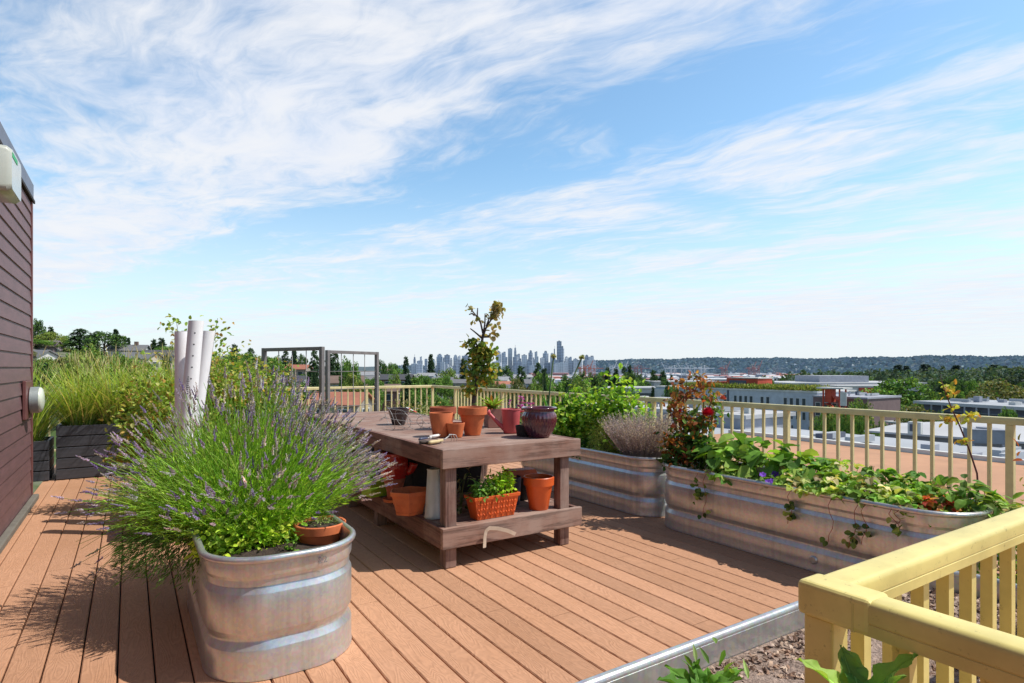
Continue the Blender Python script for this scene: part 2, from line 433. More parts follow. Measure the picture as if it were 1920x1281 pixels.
slat_planter('long black slatted planter of tall grass behind the lavender', -.79, 1.25, 9.58, 10.25, .70, 5)
slat_planter('black slatted planter holding the white pipes behind the lavender', .18, .92, 5.75, 6.85, .58, 4)
slat_planter('black slatted planter under the steel trellis frames', 1.45, 3.35, 9.0, 9.6, .62, 4)

# ------------------------------------------------------------------ yellow railings
def railing(label, p0, p1, posts, nb, parent_name='railing', mt='yellow'):
    """posts: distances from p0 along the run; nb balusters between posts"""
    dx, dy = p1[0]-p0[0], p1[1]-p0[1]; L = math.hypot(dx, dy); rz = math.atan2(dy, dx)
    t = thing(parent_name, label, 'railing', (p0[0], p0[1], 0), rz)
    z1 = 1.067
    prof = []
    hw, hz, r = .031, .056, .012
    pr = [(-hw, z1-hz), (hw, z1-hz), (hw, z1-.037), (hw-.0015, z1-.036), (hw-.0015, z1-.0345), (hw, z1-.0335), (hw, z1-r)] + [(hw-r+r*math.cos(R(a)), z1-r+r*math.sin(R(a))) for a in (30, 60, 90)] \
       + [(-hw+r+r*math.cos(R(a)), z1-r+r*math.sin(R(a))) for a in (90, 120, 150, 180)] + [(-hw, z1-.0335), (-hw+.0015, z1-.0345), (-hw+.0015, z1-.036), (-hw, z1-.037)]
    part('top_rail', MB().loft([[(0, y, z) for y, z in pr], [(L, y, z) for y, z in pr]]), M[mt], t, auto=40)
    part('bottom_rail', MB().box(.0, L, -.018, .018, .09, .125), M[mt], t, bevel=.003)
    bal = MB().box(-.0125, .0125, -.0125, .0125, .126, z1-hz-.001).mesh('baluster', M[mt])
    post = MB().box(-.026, .026, -.026, .026, .0, z1-hz-.001).mesh('post', M[mt])
    for p in posts:
        o = part('post', post, None, t, bevel=.004); o.location = (p, 0, 0)
    ps = sorted(posts)
    for a, b_ in zip(ps[:-1], ps[1:]):
        n_ = max(1, round((b_-a)/nb)); 
        for i in range(1, n_):
            o = part('baluster', bal, None, t); o.location = (a+(b_-a)*i/n_, 0, 0)
    return t
railing('long yellow railing along the right side behind the tanks', (5.72, 12.105), (5.72, -.15), [.02+1.055-.0, 1.055+1.855+.02, 4.785, 6.64, 8.495, 10.35, 12.2], .1325, mt='pale_yellow')
railing('far yellow railing across the back of the deck beyond the trellis', (-3.2, 12.14), (5.751, 12.14), [.03, 1.85, 3.7, 5.55, 7.4, 8.92], .1325, mt='pale_yellow')
rn = railing('near yellow railing running right from the foreground corner post', (1.016, .585), (3.9, .585), [.030, 1.95, 2.86], .118)
rs = railing('near yellow railing coming toward the viewer from the corner post', (1.045, .5535), (1.045, -1.9), [1.2, 2.42], .118)
# balusters between corner post and first post of the short return
bal = MB().box(-.0125, .0125, -.0125, .0125, .126, 1.0095).mesh('baluster', M['yellow'])
for i in range(1, 10):
    o = part('baluster', bal, None, rs); o.location = (.04+.117*i - .06, 0, 0)
mb = MB()
z1 = 1.0685; pr = [(-.033, z1-.059), (.033, z1-.059), (.033, z1-.012), (.029, z1-.003), (.021, z1), (-.021, z1), (-.029, z1-.003), (-.033, z1-.012)]
mb.loft([[(.034, x, z) for x, z in pr], [(.030, x, z) for x, z in pr]])
part('rail_joint', mb, M['yellow'], rs)
part('corner_cap', MB().box(-.0035, .065, .4935, .6205, 1.0085, 1.0695), M['yellow'], rn, bevel=.009, seg=3, loc=(0, -.585, 0))

# ------------------------------------------------------------------ potting table(s)
def table(label, x0, x1, y0, y1, zt, legs):
    t = thing('potting_table', label, 'table', ((x0+x1)/2, (y0+y1)/2, 0), group='weathered brown potting tables')
    ox, oy = (x0+x1)/2, (y0+y1)/2; X0, X1, Y0, Y1 = x0-ox, x1-ox, y0-oy, y1-oy
    th = .038
    part('apron', MB().box(X0, X1, Y0, Y0+th, zt-.138, zt), M['wood_x'], t, bevel=.004)
    part('apron', MB().box(X0, X1, Y1-th, Y1, zt-.138, zt), M['wood_x'], t, bevel=.004)
    part('apron', MB().box(X0, X0+th, Y0+th+.001, Y1-th-.001, zt-.138, zt-.001), M['wood_y'], t, bevel=.004)
    part('apron', MB().box(X1-th, X1, Y0+th+.001, Y1-th-.001, zt-.138, zt-.001), M['wood_y'], t, bevel=.004)
    mb = MB(); y = Y0+th+.003
    while y < Y1-th-.02:
        e = min(y+.137, Y1-th-.002); mb.box(X0+th+.003, X1-th-.003, y, e, zt-.04, zt-.002+random.uniform(-.0015,.001)); y = e+.005
    part('tabletop', mb, M['wood_x'], t, bevel=.003)
    # lower shelf
    part('shelf_rail', MB().box(X0, X1+.015, Y0, Y0+th, .152, .302), M['wood_x'], t, bevel=.004)
    part('shelf_rail', MB().box(X0, X1, Y1-th, Y1, .152, .302), M['wood_x'], t, bevel=.004)
    part('shelf_rail', MB().box(X0, X0+th, Y0+th+.001, Y1-th-.001, .152, .301), M['wood_y'], t, bevel=.004)
    part('shelf_rail', MB().box(X1-th, X1, Y0+th+.001, Y1-th-.001, .152, .301), M['wood_y'], t, bevel=.004)
    mb = MB(); y = Y0+th+.09+.006
    mb.box(X0+.14, X1-.20, Y0+th+.003, Y0+th+.088, .266, .300)
    while y < Y1-th-.02:
        e = min(y+.137, Y1-th-.002); mb.box(X0+th+.003, X1-th-.003, y, e, .264, .300); y = e+.006
    part('shelf', mb, M['wood_x'], t, bevel=.003)
    for (lx, ly) in legs:
        part('leg', MB().box(lx-ox-.045, lx-ox+.045, ly-oy-.045, ly-oy+.045, .003, zt-.042), M['wood_z'], t, bevel=.004)
    return t
ZT = .866
table('near weathered brown table with clay pots on top and on its shelf', 1.87, 3.13, 3.80, 6.22, ZT,
      [(1.956, 3.885), (2.995, 3.885), (1.956, 5.27), (2.995, 5.27), (1.956, 6.12), (2.995, 6.12)])
table('far bare weathered table just behind the one with pots', 1.86, 3.12, 6.27, 7.75, ZT-.004,
      [(1.95, 6.36), (2.985, 6.36), (1.95, 7.65), (2.985, 7.65)])

# ================================================================== POTS AND THINGS ON THE TABLE
def pot_prof(rt, rb, h, rim=.0, rimh=.0, wall=.009, soil=.03):
    if rim:
        p = [(rb*.97, 0), (rb, .004), (rt-rim, h-rimh), (rt, h-rimh+.002), (rt+.002, h-.004), (rt-.002, h)]
    else:
        p = [(rb*.97, 0), (rb, .004), (rt-.001, h-.004), (rt-.003, h)]
    ri = rt-wall-(rim*.2)
    p += [(ri, h-.001), (ri-.003, h-soil-.002)]
    return p
def pot(label, px, py, z, wt, wb, hp, mt='terra', rim=.0, rimh=0, soil=.035, fill=True, name='clay_pot', cat='pot', group=None, n=36):
    x, y, _ = on(px, py, z); d = dep(x, y); u = d/F
    rt, rb, h = wt*u/2, wb*u/2, hp*u
    # the surveyed point is the front of the base
    x += rb*SN; y += rb*CS
    t = thing(name, label, cat, (x, y, z), group=group)
    part('pot_body', MB().lathe(pot_prof(rt, rb, h, rim*rt, rimh*h, soil=soil), n, caps=(True, False)), M[mt], t, auto=38)
    if fill:
        part('soil', MB().lathe([(rt-.011-rim*rt*.2, h-soil+.0), (rt*.5, h-soil+.008), (.002, h-soil+.01)], 24, caps=(False, True)), M['soil'], t, sm=True)
    return t, rt, h
def rr4(a, b_, z): return [(-a,-b_,z),(a,-b_,z),(a,b_,z),(-a,b_,z)]
ZS = .301
pot('straight sided terracotta pot on the table, left of the wide rimmed one', 825, 820, ZT, 46, 31, 45)
pot('smallest terracotta pot on the table, in front of the bigger ones', 853, 821, ZT, 36, 25, 27)
pB, rB, hB = pot('large terracotta pot with thick rim in the middle of the table', 885, 817, ZT, 55, 30, 53, rim=.12, rimh=.27)
pA, rA, hA = pot('shallow terracotta bowl behind the other clay pots on the table', 829, 806, ZT, 50, 30, 42, 'terra_dk', rim=.08, rimh=.3)
bx = on(922, 803, ZT)
t = thing('square_clay_planter', 'square brown clay planter behind the pink watering can', 'planter', (bx[0]+.08, bx[1]+.10, ZT), R(-14))
def sqrings(a, b_, h, w=.01, soil=.03):
    q = lambda s_, z: [(-s_, -s_, z), (s_, -s_, z), (s_, s_, z), (-s_, s_, z)]
    return [q(b_, 0), q(a, h), q(a-w, h), q(a-w-.002, h-soil)]
part('pot_body', MB().loft(sqrings(.088, .075, .185), (True, False)), M['boxbrown'], t, bevel=.003)
part('soil', MB().loft([[(-.074,-.074,.16),(.074,-.074,.16),(.074,.074,.16),(-.074,.074,.16)]]*1+[[(-.07,-.07,.165),(.07,-.07,.165),(.07,.07,.165),(-.07,.07,.165)]], (False, True)), M['soil'], t)
SQ = t
# watering can
x, y, _ = on(958, 813, ZT); x += .05*SN; y += .05*CS
t = thing('watering_can', 'pink plastic watering can on the table, spout pointing left', 'watering can', (x, y, ZT), R(-33))
part('can_body', MB().lathe([(.062,0),(.066,.004),(.072,.02),(.086,.205),(.09,.208),(.09,.216),(.084,.217),(.08,.205),(.075,.08)], 32, caps=(True, True)), M['pink'], t, auto=40)
part('spout', MB().tube([(-.055,0,.035),(-.09,0,.065),(-.15,0,.125),(-.195,0,.175)], [.024,.02,.016,.014], 14), M['pink'], t, auto=50)
part('rose_head', MB().tube([(-.192,0,.172),(-.205,0,.186),(-.212,0,.192)], [.014,.026,.028], 16), M['pink'], t, auto=40)
part('carry_handle', MB().tube([(.084,0,.19),(.12,0,.195),(.14,0,.15),(.128,0,.09),(.078,0,.05)], .009, 10), M['pink'], t, sm=True)
# plum ribbed glazed pot
x, y, _ = on(1012, 822, ZT); x += .10*SN; y += .10*CS
t = thing('glazed_pot', 'dark plum glazed pot with fluted sides at the right of the table', 'pot', (x, y, ZT))
prof = [(.085,0),(.09,.006),(.098,.02),(.118,.06),(.137,.105),(.146,.15),(.144,.185),(.132,.212),(.128,.222),(.134,.232),(.148,.24),(.151,.248),(.146,.253),(.132,.252),(.124,.235),(.12,.2)]
n = 96; rings = []
for r_, z in prof:
    amp = .0042 if .03 < z < .2 else 0
    if len(rings) > 12: amp = 0
    rings.append([((r_+amp*math.cos(26*2*math.pi*k/n))*math.cos(2*math.pi*k/n), (r_+amp*math.cos(26*2*math.pi*k/n))*math.sin(2*math.pi*k/n), z) for k in range(n)])
part('pot_body', MB().loft(rings, (True, False)), M['plumglaze'], t, sm=True)
part('soil', MB().lathe([(.121,.205),(.06,.212),(.002,.214)], 24, caps=(False, True)), M['soil'], t, sm=True)
pot('small black pot tucked against the plum glazed pot', 984, 819, ZT, 36, 30, 20, 'dark', fill=True)
pot('small black glazed pot behind the wire tangle on the table', 745, 797, ZT, 42, 24, 31, 'blackglaze')
# tangle of tomato cage wire
x, y, _ = on(772, 808, ZT)
t = thing('wire_cage', 'bent grey wire plant cage lying tangled on the table', 'plant cage', (x, y+.12, ZT), R(-30))
mb = MB(); rg = random.Random(4)
for i, (cx_, rr, tilt) in enumerate(((-.16,.115,72),(-.04,.10,66),(.08,.085,80),(.17,.07,58))):
    rm = Matrix.Rotation(R(25+i*17), 3, 'Z') @ Matrix.Rotation(R(tilt), 3, 'Y')
    pts = []
    for k in range(28):
        a = 2*math.pi*k/28; p = rm @ Vector((rr*math.cos(a), rr*math.sin(a)*1.1, 0)) + Vector((cx_, .03*math.sin(i*2), rr*.97+.004))
        pts.append((p.x, p.y, max(.003, p.z)))
    part('wire_hoop', MB().tube(pts, .0023, 6, closed=True), M['wire'], t, sm=True)
for k in range(5):
    a = 2*math.pi*k/5+.4; pts = []
    for j in range(9):
        u = j/8; rr = .115-.05*u
        pts.append((-.2+.42*u, rr*math.cos(a+u*.5)*.95, max(.004, .1-.02*u+rr*math.sin(a+u*.5)*.95)))
    part('wire_rod', MB().tube(pts, .0022, 6), M['wire'], t, sm=True)
for k in range(5):
    pts = [(-.18+.07*k, -.02, .12)]
    for j in range(1, 8): pts.append((pts[-1][0]+rg.uniform(-.05,.06), pts[-1][1]+rg.uniform(-.04,.05), max(.004, pts[-1][2]+rg.uniform(-.045,.05))))
    part('loose_wire', MB().tube(pts, .0016, 5), M['wire'], t, sm=True)
tg = part('paper_tag', MB().bar((-.0,-.03,.215),(.10,-.045,.165),.032,.002), M['tag_white'], t)
part('tag_stripe', MB().bar((.024,-.036,.2045),(.04,-.0385,.1965),.033,.0032), M['tag_red'], tg)
part('tag_stripe', MB().bar((.068,-.0425,.1825),(.10,-.0475,.1665),.033,.0032), M['tag_red'], tg)
# hand tools
x, y, _ = on(826, 836, ZT); T = Vector((x, y, ZT))
def tool(name, label, a, b_): 
    t = thing(name, label, 'garden tool', (a[0], a[1], ZT)); v = Vector(b_)-Vector(a); t.rotation_euler = (0, 0, math.atan2(v.y, v.x)); return t, v.length
a, b_ = on(804, 835, ZT), on(866, 826, ZT)
t, L = tool('hand_cultivator', 'three pronged hand cultivator with pale wooden handle on the table edge', a, b_)
part('wooden_handle', MB().tube([(0,0,.018),(.02,0,.02),(.09,0,.02),(.15,0,.024)], [.010,.014,.013,.010], 12), M['handle'], t, sm=True)
part('shank', MB().tube([(.148,0,.024),(.19,0,.035),(.225,0,.052)], .0045, 8), M['wire'], t, sm=True)
for k in (-1, 0, 1):
    part('tine', MB().tube([(.222,0,.052),(.245,.018*k,.060),(.27,.028*k,.055),(.282,.03*k,.03),(.278,.03*k,.002)], [.0035,.0035,.003,.003,.0015], 6), M['wire'], t, sm=True)
a, b_ = on(786, 827, ZT), on(840, 818, ZT)
t, L = tool('hand_trowel', 'small pale metal trowel lying behind the cultivator on the table', a, b_)
part('grip', MB().tube([(0,0,.012),(.03,0,.014),(.1,0,.013)], [.009,.011,.009], 10), M['bluepot'], t, sm=True)
part('shank', MB().tube([(.1,0,.013),(.15,0,.016)], .004, 8), M['wire'], t, sm=True)
mb = MB(); rings = []
for u, w in ((0,.012),(.2,.032),(.5,.036),(.8,.026),(1,.004)):
    rings.append([(.148+.12*u, w*s_, .006+.018*(abs(s_)**2)+.006*u) for s_ in (-1,-.6,-.2,.2,.6,1)]+[(.148+.12*u, w*s_, .003+.018*(abs(s_)**2)+.006*u) for s_ in (1,.6,.2,-.2,-.6,-1)])
part('blade', MB().loft(rings), M['tag_white'], t, sm=True)
t = thing('old_glove', 'crumpled dark garden glove at the left edge of the table', 'glove', on(800, 832, ZT), R(-20))
mb = MB()
mb.loft([[(u*.09-.03, w*math.cos(a_)*.036, .013+w*.012*math.sin(a_)) for a_ in [2*math.pi*k/12 for k in range(12)]] for u, w in ((-.3,.8),(0,1),(.4,1.05),(.8,.95),(1,.75))])
part('palm', mb, M['bark'], t, sm=True)
for k in range(4):
    y0_ = -.026+.017*k; part('finger', MB().tube([(.055,y0_,.013),(.085,y0_*1.15,.02),(.108+.006*(k%2),y0_*1.2,.012)], [.009,.0085,.006], 8), M['bark'], t, sm=True)
part('thumb', MB().tube([(.0,-.03,.012),(.03,-.05,.014),(.055,-.058,.01)], [.011,.01,.007], 8), M['bark'], t, sm=True)

# ------------------------------------------------------------------ on the lower shelf
x, y, _ = on(733, 946, ZS); 
t = thing('red_jug', 'tall red glazed clay jug with pouring lip on the lower shelf', 'jug', (x+.07, y+.10, ZS), R(-35))
part('saucer', MB().lathe([(.07,0),(.092,.004),(.10,.028),(.094,.029),(.085,.012),(.002,.01)], 32), M['terra'], t, auto=40)
part('jug_foot', MB().lathe([(.055,.012),(.058,.02),(.064,.08),(.085,.16),(.098,.205)], 32), M['terra_dk'], t, sm=True)
part('glazed_neck', MB().lathe([(.0985,.205),(.117,.25),(.125,.30),(.12,.35),(.108,.39),(.104,.405),(.115,.417),(.108,.419),(.098,.40),(.1,.34)], 32, caps=(False, True)), M['redglaze'], t, sm=True)
part('pocket_lip', MB().tube([(.10,0,.245),(.145,0,.27),(.165,0,.31),(.17,0,.33)], [.03,.034,.036,.04], 16, caps=True), M['redglaze'], t, sm=True)
x, y, _ = on(704, 933, ZS)
t = thing('lime_box', 'lime green plastic box behind the red jug on the shelf', 'box', (x+.02, y+.09, ZS), R(12))
part('box_body', MB().loft(sqrings(.085, .08, .15, .006, .1), (True, True)), M['lime'], t, bevel=.004)
# faceted planter
x, y, _ = on(762, 968, ZS)
t = thing('faceted_planter', 'faceted orange clay planter with fluted panel at the left of the shelf', 'planter', (x+.06, y+.075, ZS), R(-8))
def hexr(r_, z, k=6, e=1.0): return [(r_*math.cos(2*math.pi*i/k+R(15))*e, r_*math.sin(2*math.pi*i/k+R(15)), z) for i in range(k)]
part('planter_body', MB().loft([hexr(.10,0,e=1.15),hexr(.108,.022,e=1.15),hexr(.104,.023,e=1.15),hexr(.135,.15,e=1.15),hexr(.146,.152,e=1.15),hexr(.15,.185,e=1.15),hexr(.138,.185,e=1.15),hexr(.126,.09,e=1.15)], (True, True)), M['terra'], t, auto=20)
mb = MB()
for i in range(6):
    a0 = 2*math.pi*i/6+R(15); a1 = a0+2*math.pi/6
    for k in range(1, 10):
        f_ = k/10
        P0 = [((.1055*math.cos(a0)*(1-f_)+.1055*math.cos(a1)*f_)*1.15, .1055*math.sin(a0)*(1-f_)+.1055*math.sin(a1)*f_, .032), ((.131*math.cos(a0)*(1-f_)+.131*math.cos(a1)*f_)*1.15, .131*math.sin(a0)*(1-f_)+.131*math.sin(a1)*f_, .14)]
        mb.bar(P0[0], P0[1], .004, .004)
part('fluting', mb, M['terra'], t)
# tall white tin vase
x, y, _ = on(811, 974, ZS)
t = thing('tall_vase', 'tall tapering white tin vase beside the front left table leg', 'vase', (x+.03, y+.05, ZS))
part('vase_body', MB().lathe([(.066,0),(.07,.006),(.066,.03),(.05,.28),(.046,.36),(.05,.375),(.045,.376),(.041,.35),(.04,.2)], 32), M['vase'], t, auto=45)
# relief trough
p0, p1 = on(884, 980, ZS), on(968, 966, ZS)
cx_, cy_ = (p0[0]+p1[0])/2, (p0[1]+p1[1])/2; ang = math.atan2(p1[1]-p0[1], p1[0]-p0[0])
cx_ += .05*SN; cy_ += .075
t = thing('relief_trough', 'orange clay trough with moulded leaf relief and green seedlings', 'planter', (cx_, cy_, ZS), ang)
TR = t
part('trough_body', MB().loft([rr4(.165,.055,0),rr4(.195,.075,.15),rr4(.205,.083,.152),rr4(.208,.085,.178),rr4(.196,.074,.178),rr4(.188,.066,.12)], (True, True)), M['orange'], t, bevel=.003)
mb = MB()
for k in range(7):
    xx = -.15+.05*k
    for s_ in (-1, 1):
        for zz in (.02, .06, .10):
            b0 = Vector((xx, 0, zz)); tip = Vector((xx+s_*.024, 0, zz+.035))
            yo = lambda z: -(.055+.02*z/.15)-.001
            md = (b0+tip)/2; pr = Vector((-(tip-b0).z, 0, (tip-b0).x)).normalized()*.010
            vs = [b0, md+pr, tip, md-pr, md]
            vs = [(v.x, yo(v.z)-(.008 if i == 4 else .0), v.z) for i, v in enumerate(vs)]
            mb.add(vs, [(0,4,1),(1,4,2),(2,4,3),(3,4,0)])
    mb.tube([(xx, -.0575-.0, .008), (xx+.006, -.0765, .14)], .004, 6)
part('leaf_relief', mb, M['orange'], t)
pot('bright orange pot with thick rim at the right end of the shelf', 1011, 958, ZS, 58, 36, 62, 'orange', rim=.1, rimh=.26)
pot('blue grey pot behind the trough on the shelf', 955, 949, ZS, 46, 40, 52, 'bluepot')
x, y, _ = on(975, 894, .50)
for i, (bx_, by_, r_, h_, lab) in enumerate(((x+.02, y+.05, .13, .198, 'black nursery pot under the upturned orange tray'), (2.62, 5.35, .17, .34, 'largest added black nursery pot far back on the shelf'), (2.20, 5.45, .16, .33, 'added black nursery pot behind the tall white vase'), (2.42, 5.95, .17, .36, 'added black nursery pot at the far end of the shelf'), (2.78, 5.85, .16, .30, 'added black nursery pot by the far right leg'))):
    tb = thing('nursery_pot', lab, 'pot', (bx_, by_, ZS))  # the pots at the back are added to darken the shelf
    part('pot_body', MB().lathe(pot_prof(r_, r_*.8, h_, .006, .03), 28, caps=(True, False)), M['dark'], tb, auto=40)
    part('soil', MB().lathe([(r_-.014, h_-.03), (r_*.5, h_-.025), (.002, h_-.024)], 20, caps=(False, True)), M['soil'], tb)
tb = thing('filler_tub', 'black tub added to darken the shelf behind the trough', 'tub', (2.42, 4.98, ZS), 0)  # added block that keeps the bright deck from showing through
part('tub_body', MB().loft([rr4(.33,.16,0), rr4(.36,.19,.36), rr4(.375,.205,.362), rr4(.375,.205,.385)], (True, True)), M['dark'], tb, bevel=.006)
part('lid', MB().loft([rr4(.38,.21,.386), rr4(.38,.21,.40), rr4(.34,.17,.41)], (True, True)), M['dark'], tb, bevel=.004)
t = thing('inverted_tray', 'faded orange tray propped upside down behind the orange pot', 'tray', (x, y, ZS), R(-12))
tr = part('tray_shell', MB().loft([rr4(.155,.085,.20),rr4(.15,.08,.2005),rr4(.125,.06,.262),rr4(.12,.055,.265)], (True, True)), M['tray'], t, bevel=.004)
# strap loop hanging at the lower rail
x0_, z0_ = on(909, 1018, .19)[0], 0
t = thing('webbing_loop', 'cream webbing loop hanging from the lower front rail of the table', 'strap', (2.20, 3.790, .155))
ctl = [(0,-.03),(.0,.05),(.008,.095),(.035,.112),(.11,.098),(.2,.066),(.29,.02)]
pts = []
for i in range(len(ctl)-1):
    for k in range(5):
        u = k/5; pts.append((ctl[i][0]*(1-u)+ctl[i+1][0]*u, ctl[i][1]*(1-u)+ctl[i+1][1]*u))
rings = []
for i, p in enumerate(pts):
    a, b_ = pts[max(i-1, 0)], pts[min(i+1, len(pts)-1)]; L_ = math.hypot(b_[0]-a[0], b_[1]-a[1]); nx, nz = -(b_[1]-a[1])/L_*.014, (b_[0]-a[0])/L_*.014
    yo = -.012-.012*math.sin(3.1*i/len(pts))
    rings.append([(p[0]-nx, yo, p[1]-nz), (p[0]+nx, yo-.004, p[1]+nz), (p[0]+nx, yo-.001, p[1]+nz), (p[0]-nx, yo+.003, p[1]-nz)])
part('strap', MB().loft(rings), M['cream'], t, auto=40)

# ================================================================== PLANTS
class LB:                                  # leaf builder
    def __init__(s): s.V = []; s.Fc = []; s.Cl = []; s.n = 0
    def leaves(s, P, A, N, L, W, col, shape='diamond', droop=.15, fold=.22):
        P = np.asarray(P, float).reshape(-1, 3); n = len(P)
        if n == 0: return s
        A = np.asarray(A, float); A = A/np.maximum(np.linalg.norm(A, axis=1, keepdims=True), 1e-9)
        N = np.asarray(N, float); S = np.cross(A, N); S /= np.maximum(np.linalg.norm(S, axis=1, keepdims=True), 1e-9); N = np.cross(S, A)
        L = np.broadcast_to(np.asarray(L, float), (n,)).reshape(n, 1); W = np.broadcast_to(np.asarray(W, float), (n,)).reshape(n, 1)
        if shape == 'quad': st = [(0, .5), (1, .5)]
        elif shape == 'diamond': st = [(0, 0), (.5, .5), (1, 0)]
        elif shape == 'round': st = [(0, 0), (.2, .40), (.55, .5), (.85, .3), (1, 0)]
        elif shape == 'lance': st = [(0, .12), (.3, .5), (.65, .36), (1, 0)]
        elif shape == 'blade': st = [(0, .4), (.3, .5), (.6, .4), (.85, .22), (1, .02)]
        rows = []
        verts = []
        for t, w in st:
            c = P + A*L*t - N*L*droop*t*t
            if w == 0: rows.append(1); verts.append(c)
            elif shape in ('quad', 'blade'): rows.append(2); verts += [c - S*W*w, c + S*W*w]
            else: rows.append(3); verts += [c - S*W*w + N*W*w*fold*2, c, c + S*W*w + N*W*w*fold*2]
        k = len(verts); arr = np.stack(verts, axis=1).reshape(-1, 3)
        fs = []; o = 0
        for i in range(len(rows)-1):
            a, b = rows[i], rows[i+1]; o2 = o+a
            if a == 1 and b == 3: fs += [(o, o2+1, o2), (o, o2+2, o2+1)]
            elif a == 3 and b == 1: fs += [(o, o+1, o2), (o+1, o+2, o2)]
            elif a == 3 and b == 3: fs += [(o, o+1, o2+1, o2), (o+1, o+2, o2+2, o2+1)]
            elif a == 2 and b == 2: fs += [(o, o+1, o2+1, o2)]
            elif a == 2 and b == 1: fs += [(o, o+1, o2)]
            o = o2
        col = np.asarray(col, float)
        if col.ndim == 1: col = np.tile(col, (n, 1))
        for f in fs:
            fa = np.asarray(f)[None, :] + (np.arange(n)*k)[:, None] + s.n
            s.Fc += fa.tolist()
        # colours in the same order as faces
        for f in fs: s.Cl.append(col)
        s.V.append(arr); s.n += len(arr); return s
    def raw(s, mb, col):
        n0 = s.n; s.V.append(np.asarray(mb.v, float)); s.n += len(mb.v)
        for f in mb.f: s.Fc.append([i+n0 for i in f])
        s.Cl.append(np.tile(np.asarray(col, float), (len(mb.f), 1))); return s
    def mesh(s, name, mt):
        me = bpy.data.meshes.new(name); me.from_pydata(np.concatenate(s.V).tolist(), [], s.Fc)
        setcol(me, np.concatenate(s.Cl)); me.materials.append(mt); me.update(); return me
def pick(cols, n, jit=.18):
    c = np.asarray(cols, float)[rng.integers(0, len(cols), n)]
    return np.clip(c*(1+rng.normal(0, jit, (n, 1)))*(1+rng.normal(0, jit*.35, (n, 3))), .004, .9)
def dirs(n, zlo=-.2, zhi=1.0):
    z = rng.uniform(zlo, zhi, n); a = rng.uniform(0, 2*np.pi, n); r = np.sqrt(np.maximum(0, 1-z*z))
    return np.stack([r*np.cos(a), r*np.sin(a), z], 1)
def unit(a): return a/np.maximum(np.linalg.norm(a, axis=-1, keepdims=True), 1e-9)
UP = np.array([0, 0, 1.0])
G_BRIGHT = [(.13,.27,.03),(.17,.33,.04),(.09,.20,.025),(.22,.36,.05)]
G_MID = [(.07,.16,.03),(.10,.21,.04),(.05,.12,.025),(.13,.24,.05)]
G_DARK = [(.03,.08,.02),(.045,.10,.025),(.06,.13,.03)]
G_YEL = [(.28,.34,.05),(.22,.30,.05),(.34,.36,.08),(.16,.25,.04)]
G_STRAW = [(.21,.36,.06),(.14,.28,.04),(.28,.40,.08),(.38,.41,.15),(.09,.19,.035),(.44,.36,.2)]
RUST = [(.22,.07,.03),(.30,.11,.035),(.14,.05,.025),(.10,.12,.03),(.36,.17,.05)]

def bush(name, label, loc, rx, ry, h, n, L, W, cols, shape='diamond', cat='plant', clumps=14, group=None, stems=10, base=.0, droop=.2, stemcol=(.12,.14,.04), up=.55, zlo=.05, inner=.35, parent=None, jit=.18):
    """leafy dome: leaves gathered in clumps on stems so that gaps show"""
    t = parent or thing(name, label, cat, loc, group=group)
    cd = dirs(clumps, zlo, 1.0); cr = rng.uniform(inner, 1.0, (clumps, 1))**.7
    cc = cd*cr*np.array([rx, ry, h]) + np.array([0, 0, base])
    w = rng.uniform(.5, 1.5, clumps); w /= w.sum()
    idx = rng.choice(clumps, n, p=w)
    sp = np.array([rx, ry, h])*.24 + L*.3
    P = cc[idx] + np.clip(rng.normal(0, 1, (n, 3)), -1.7, 1.7)*sp
    P[:, 2] = np.maximum(P[:, 2], base + .0)
    out = unit(P - np.array([0, 0, h*.2]) + 1e-6)
    A = unit(out*np.array([1,1,.45]) + rng.normal(0, .55, (n, 3)))
    N = unit(UP*up + out*.6 + rng.normal(0, .38, (n, 3)))
    lb = LB().leaves(P, A, N, L*rng.uniform(.65, 1.25, n), W*rng.uniform(.7, 1.2, n), pick(cols, n, jit), shape, droop)
    part('foliage', lb.mesh('foliage', M['leaf']), None, t)
    if stems:
        mb = MB()
        for i in range(min(stems, clumps)):
            e = cc[i]; m_ = (e*.5+np.array([e[0]*-.12, e[1]*-.12, h*.12]))
            mb.tube([(e[0]*.12, e[1]*.12, -.01), m_, e], [.0045, .0035, .002], 5, col=stemcol)
        part('stems', mb, M['attr'], t)
    return t

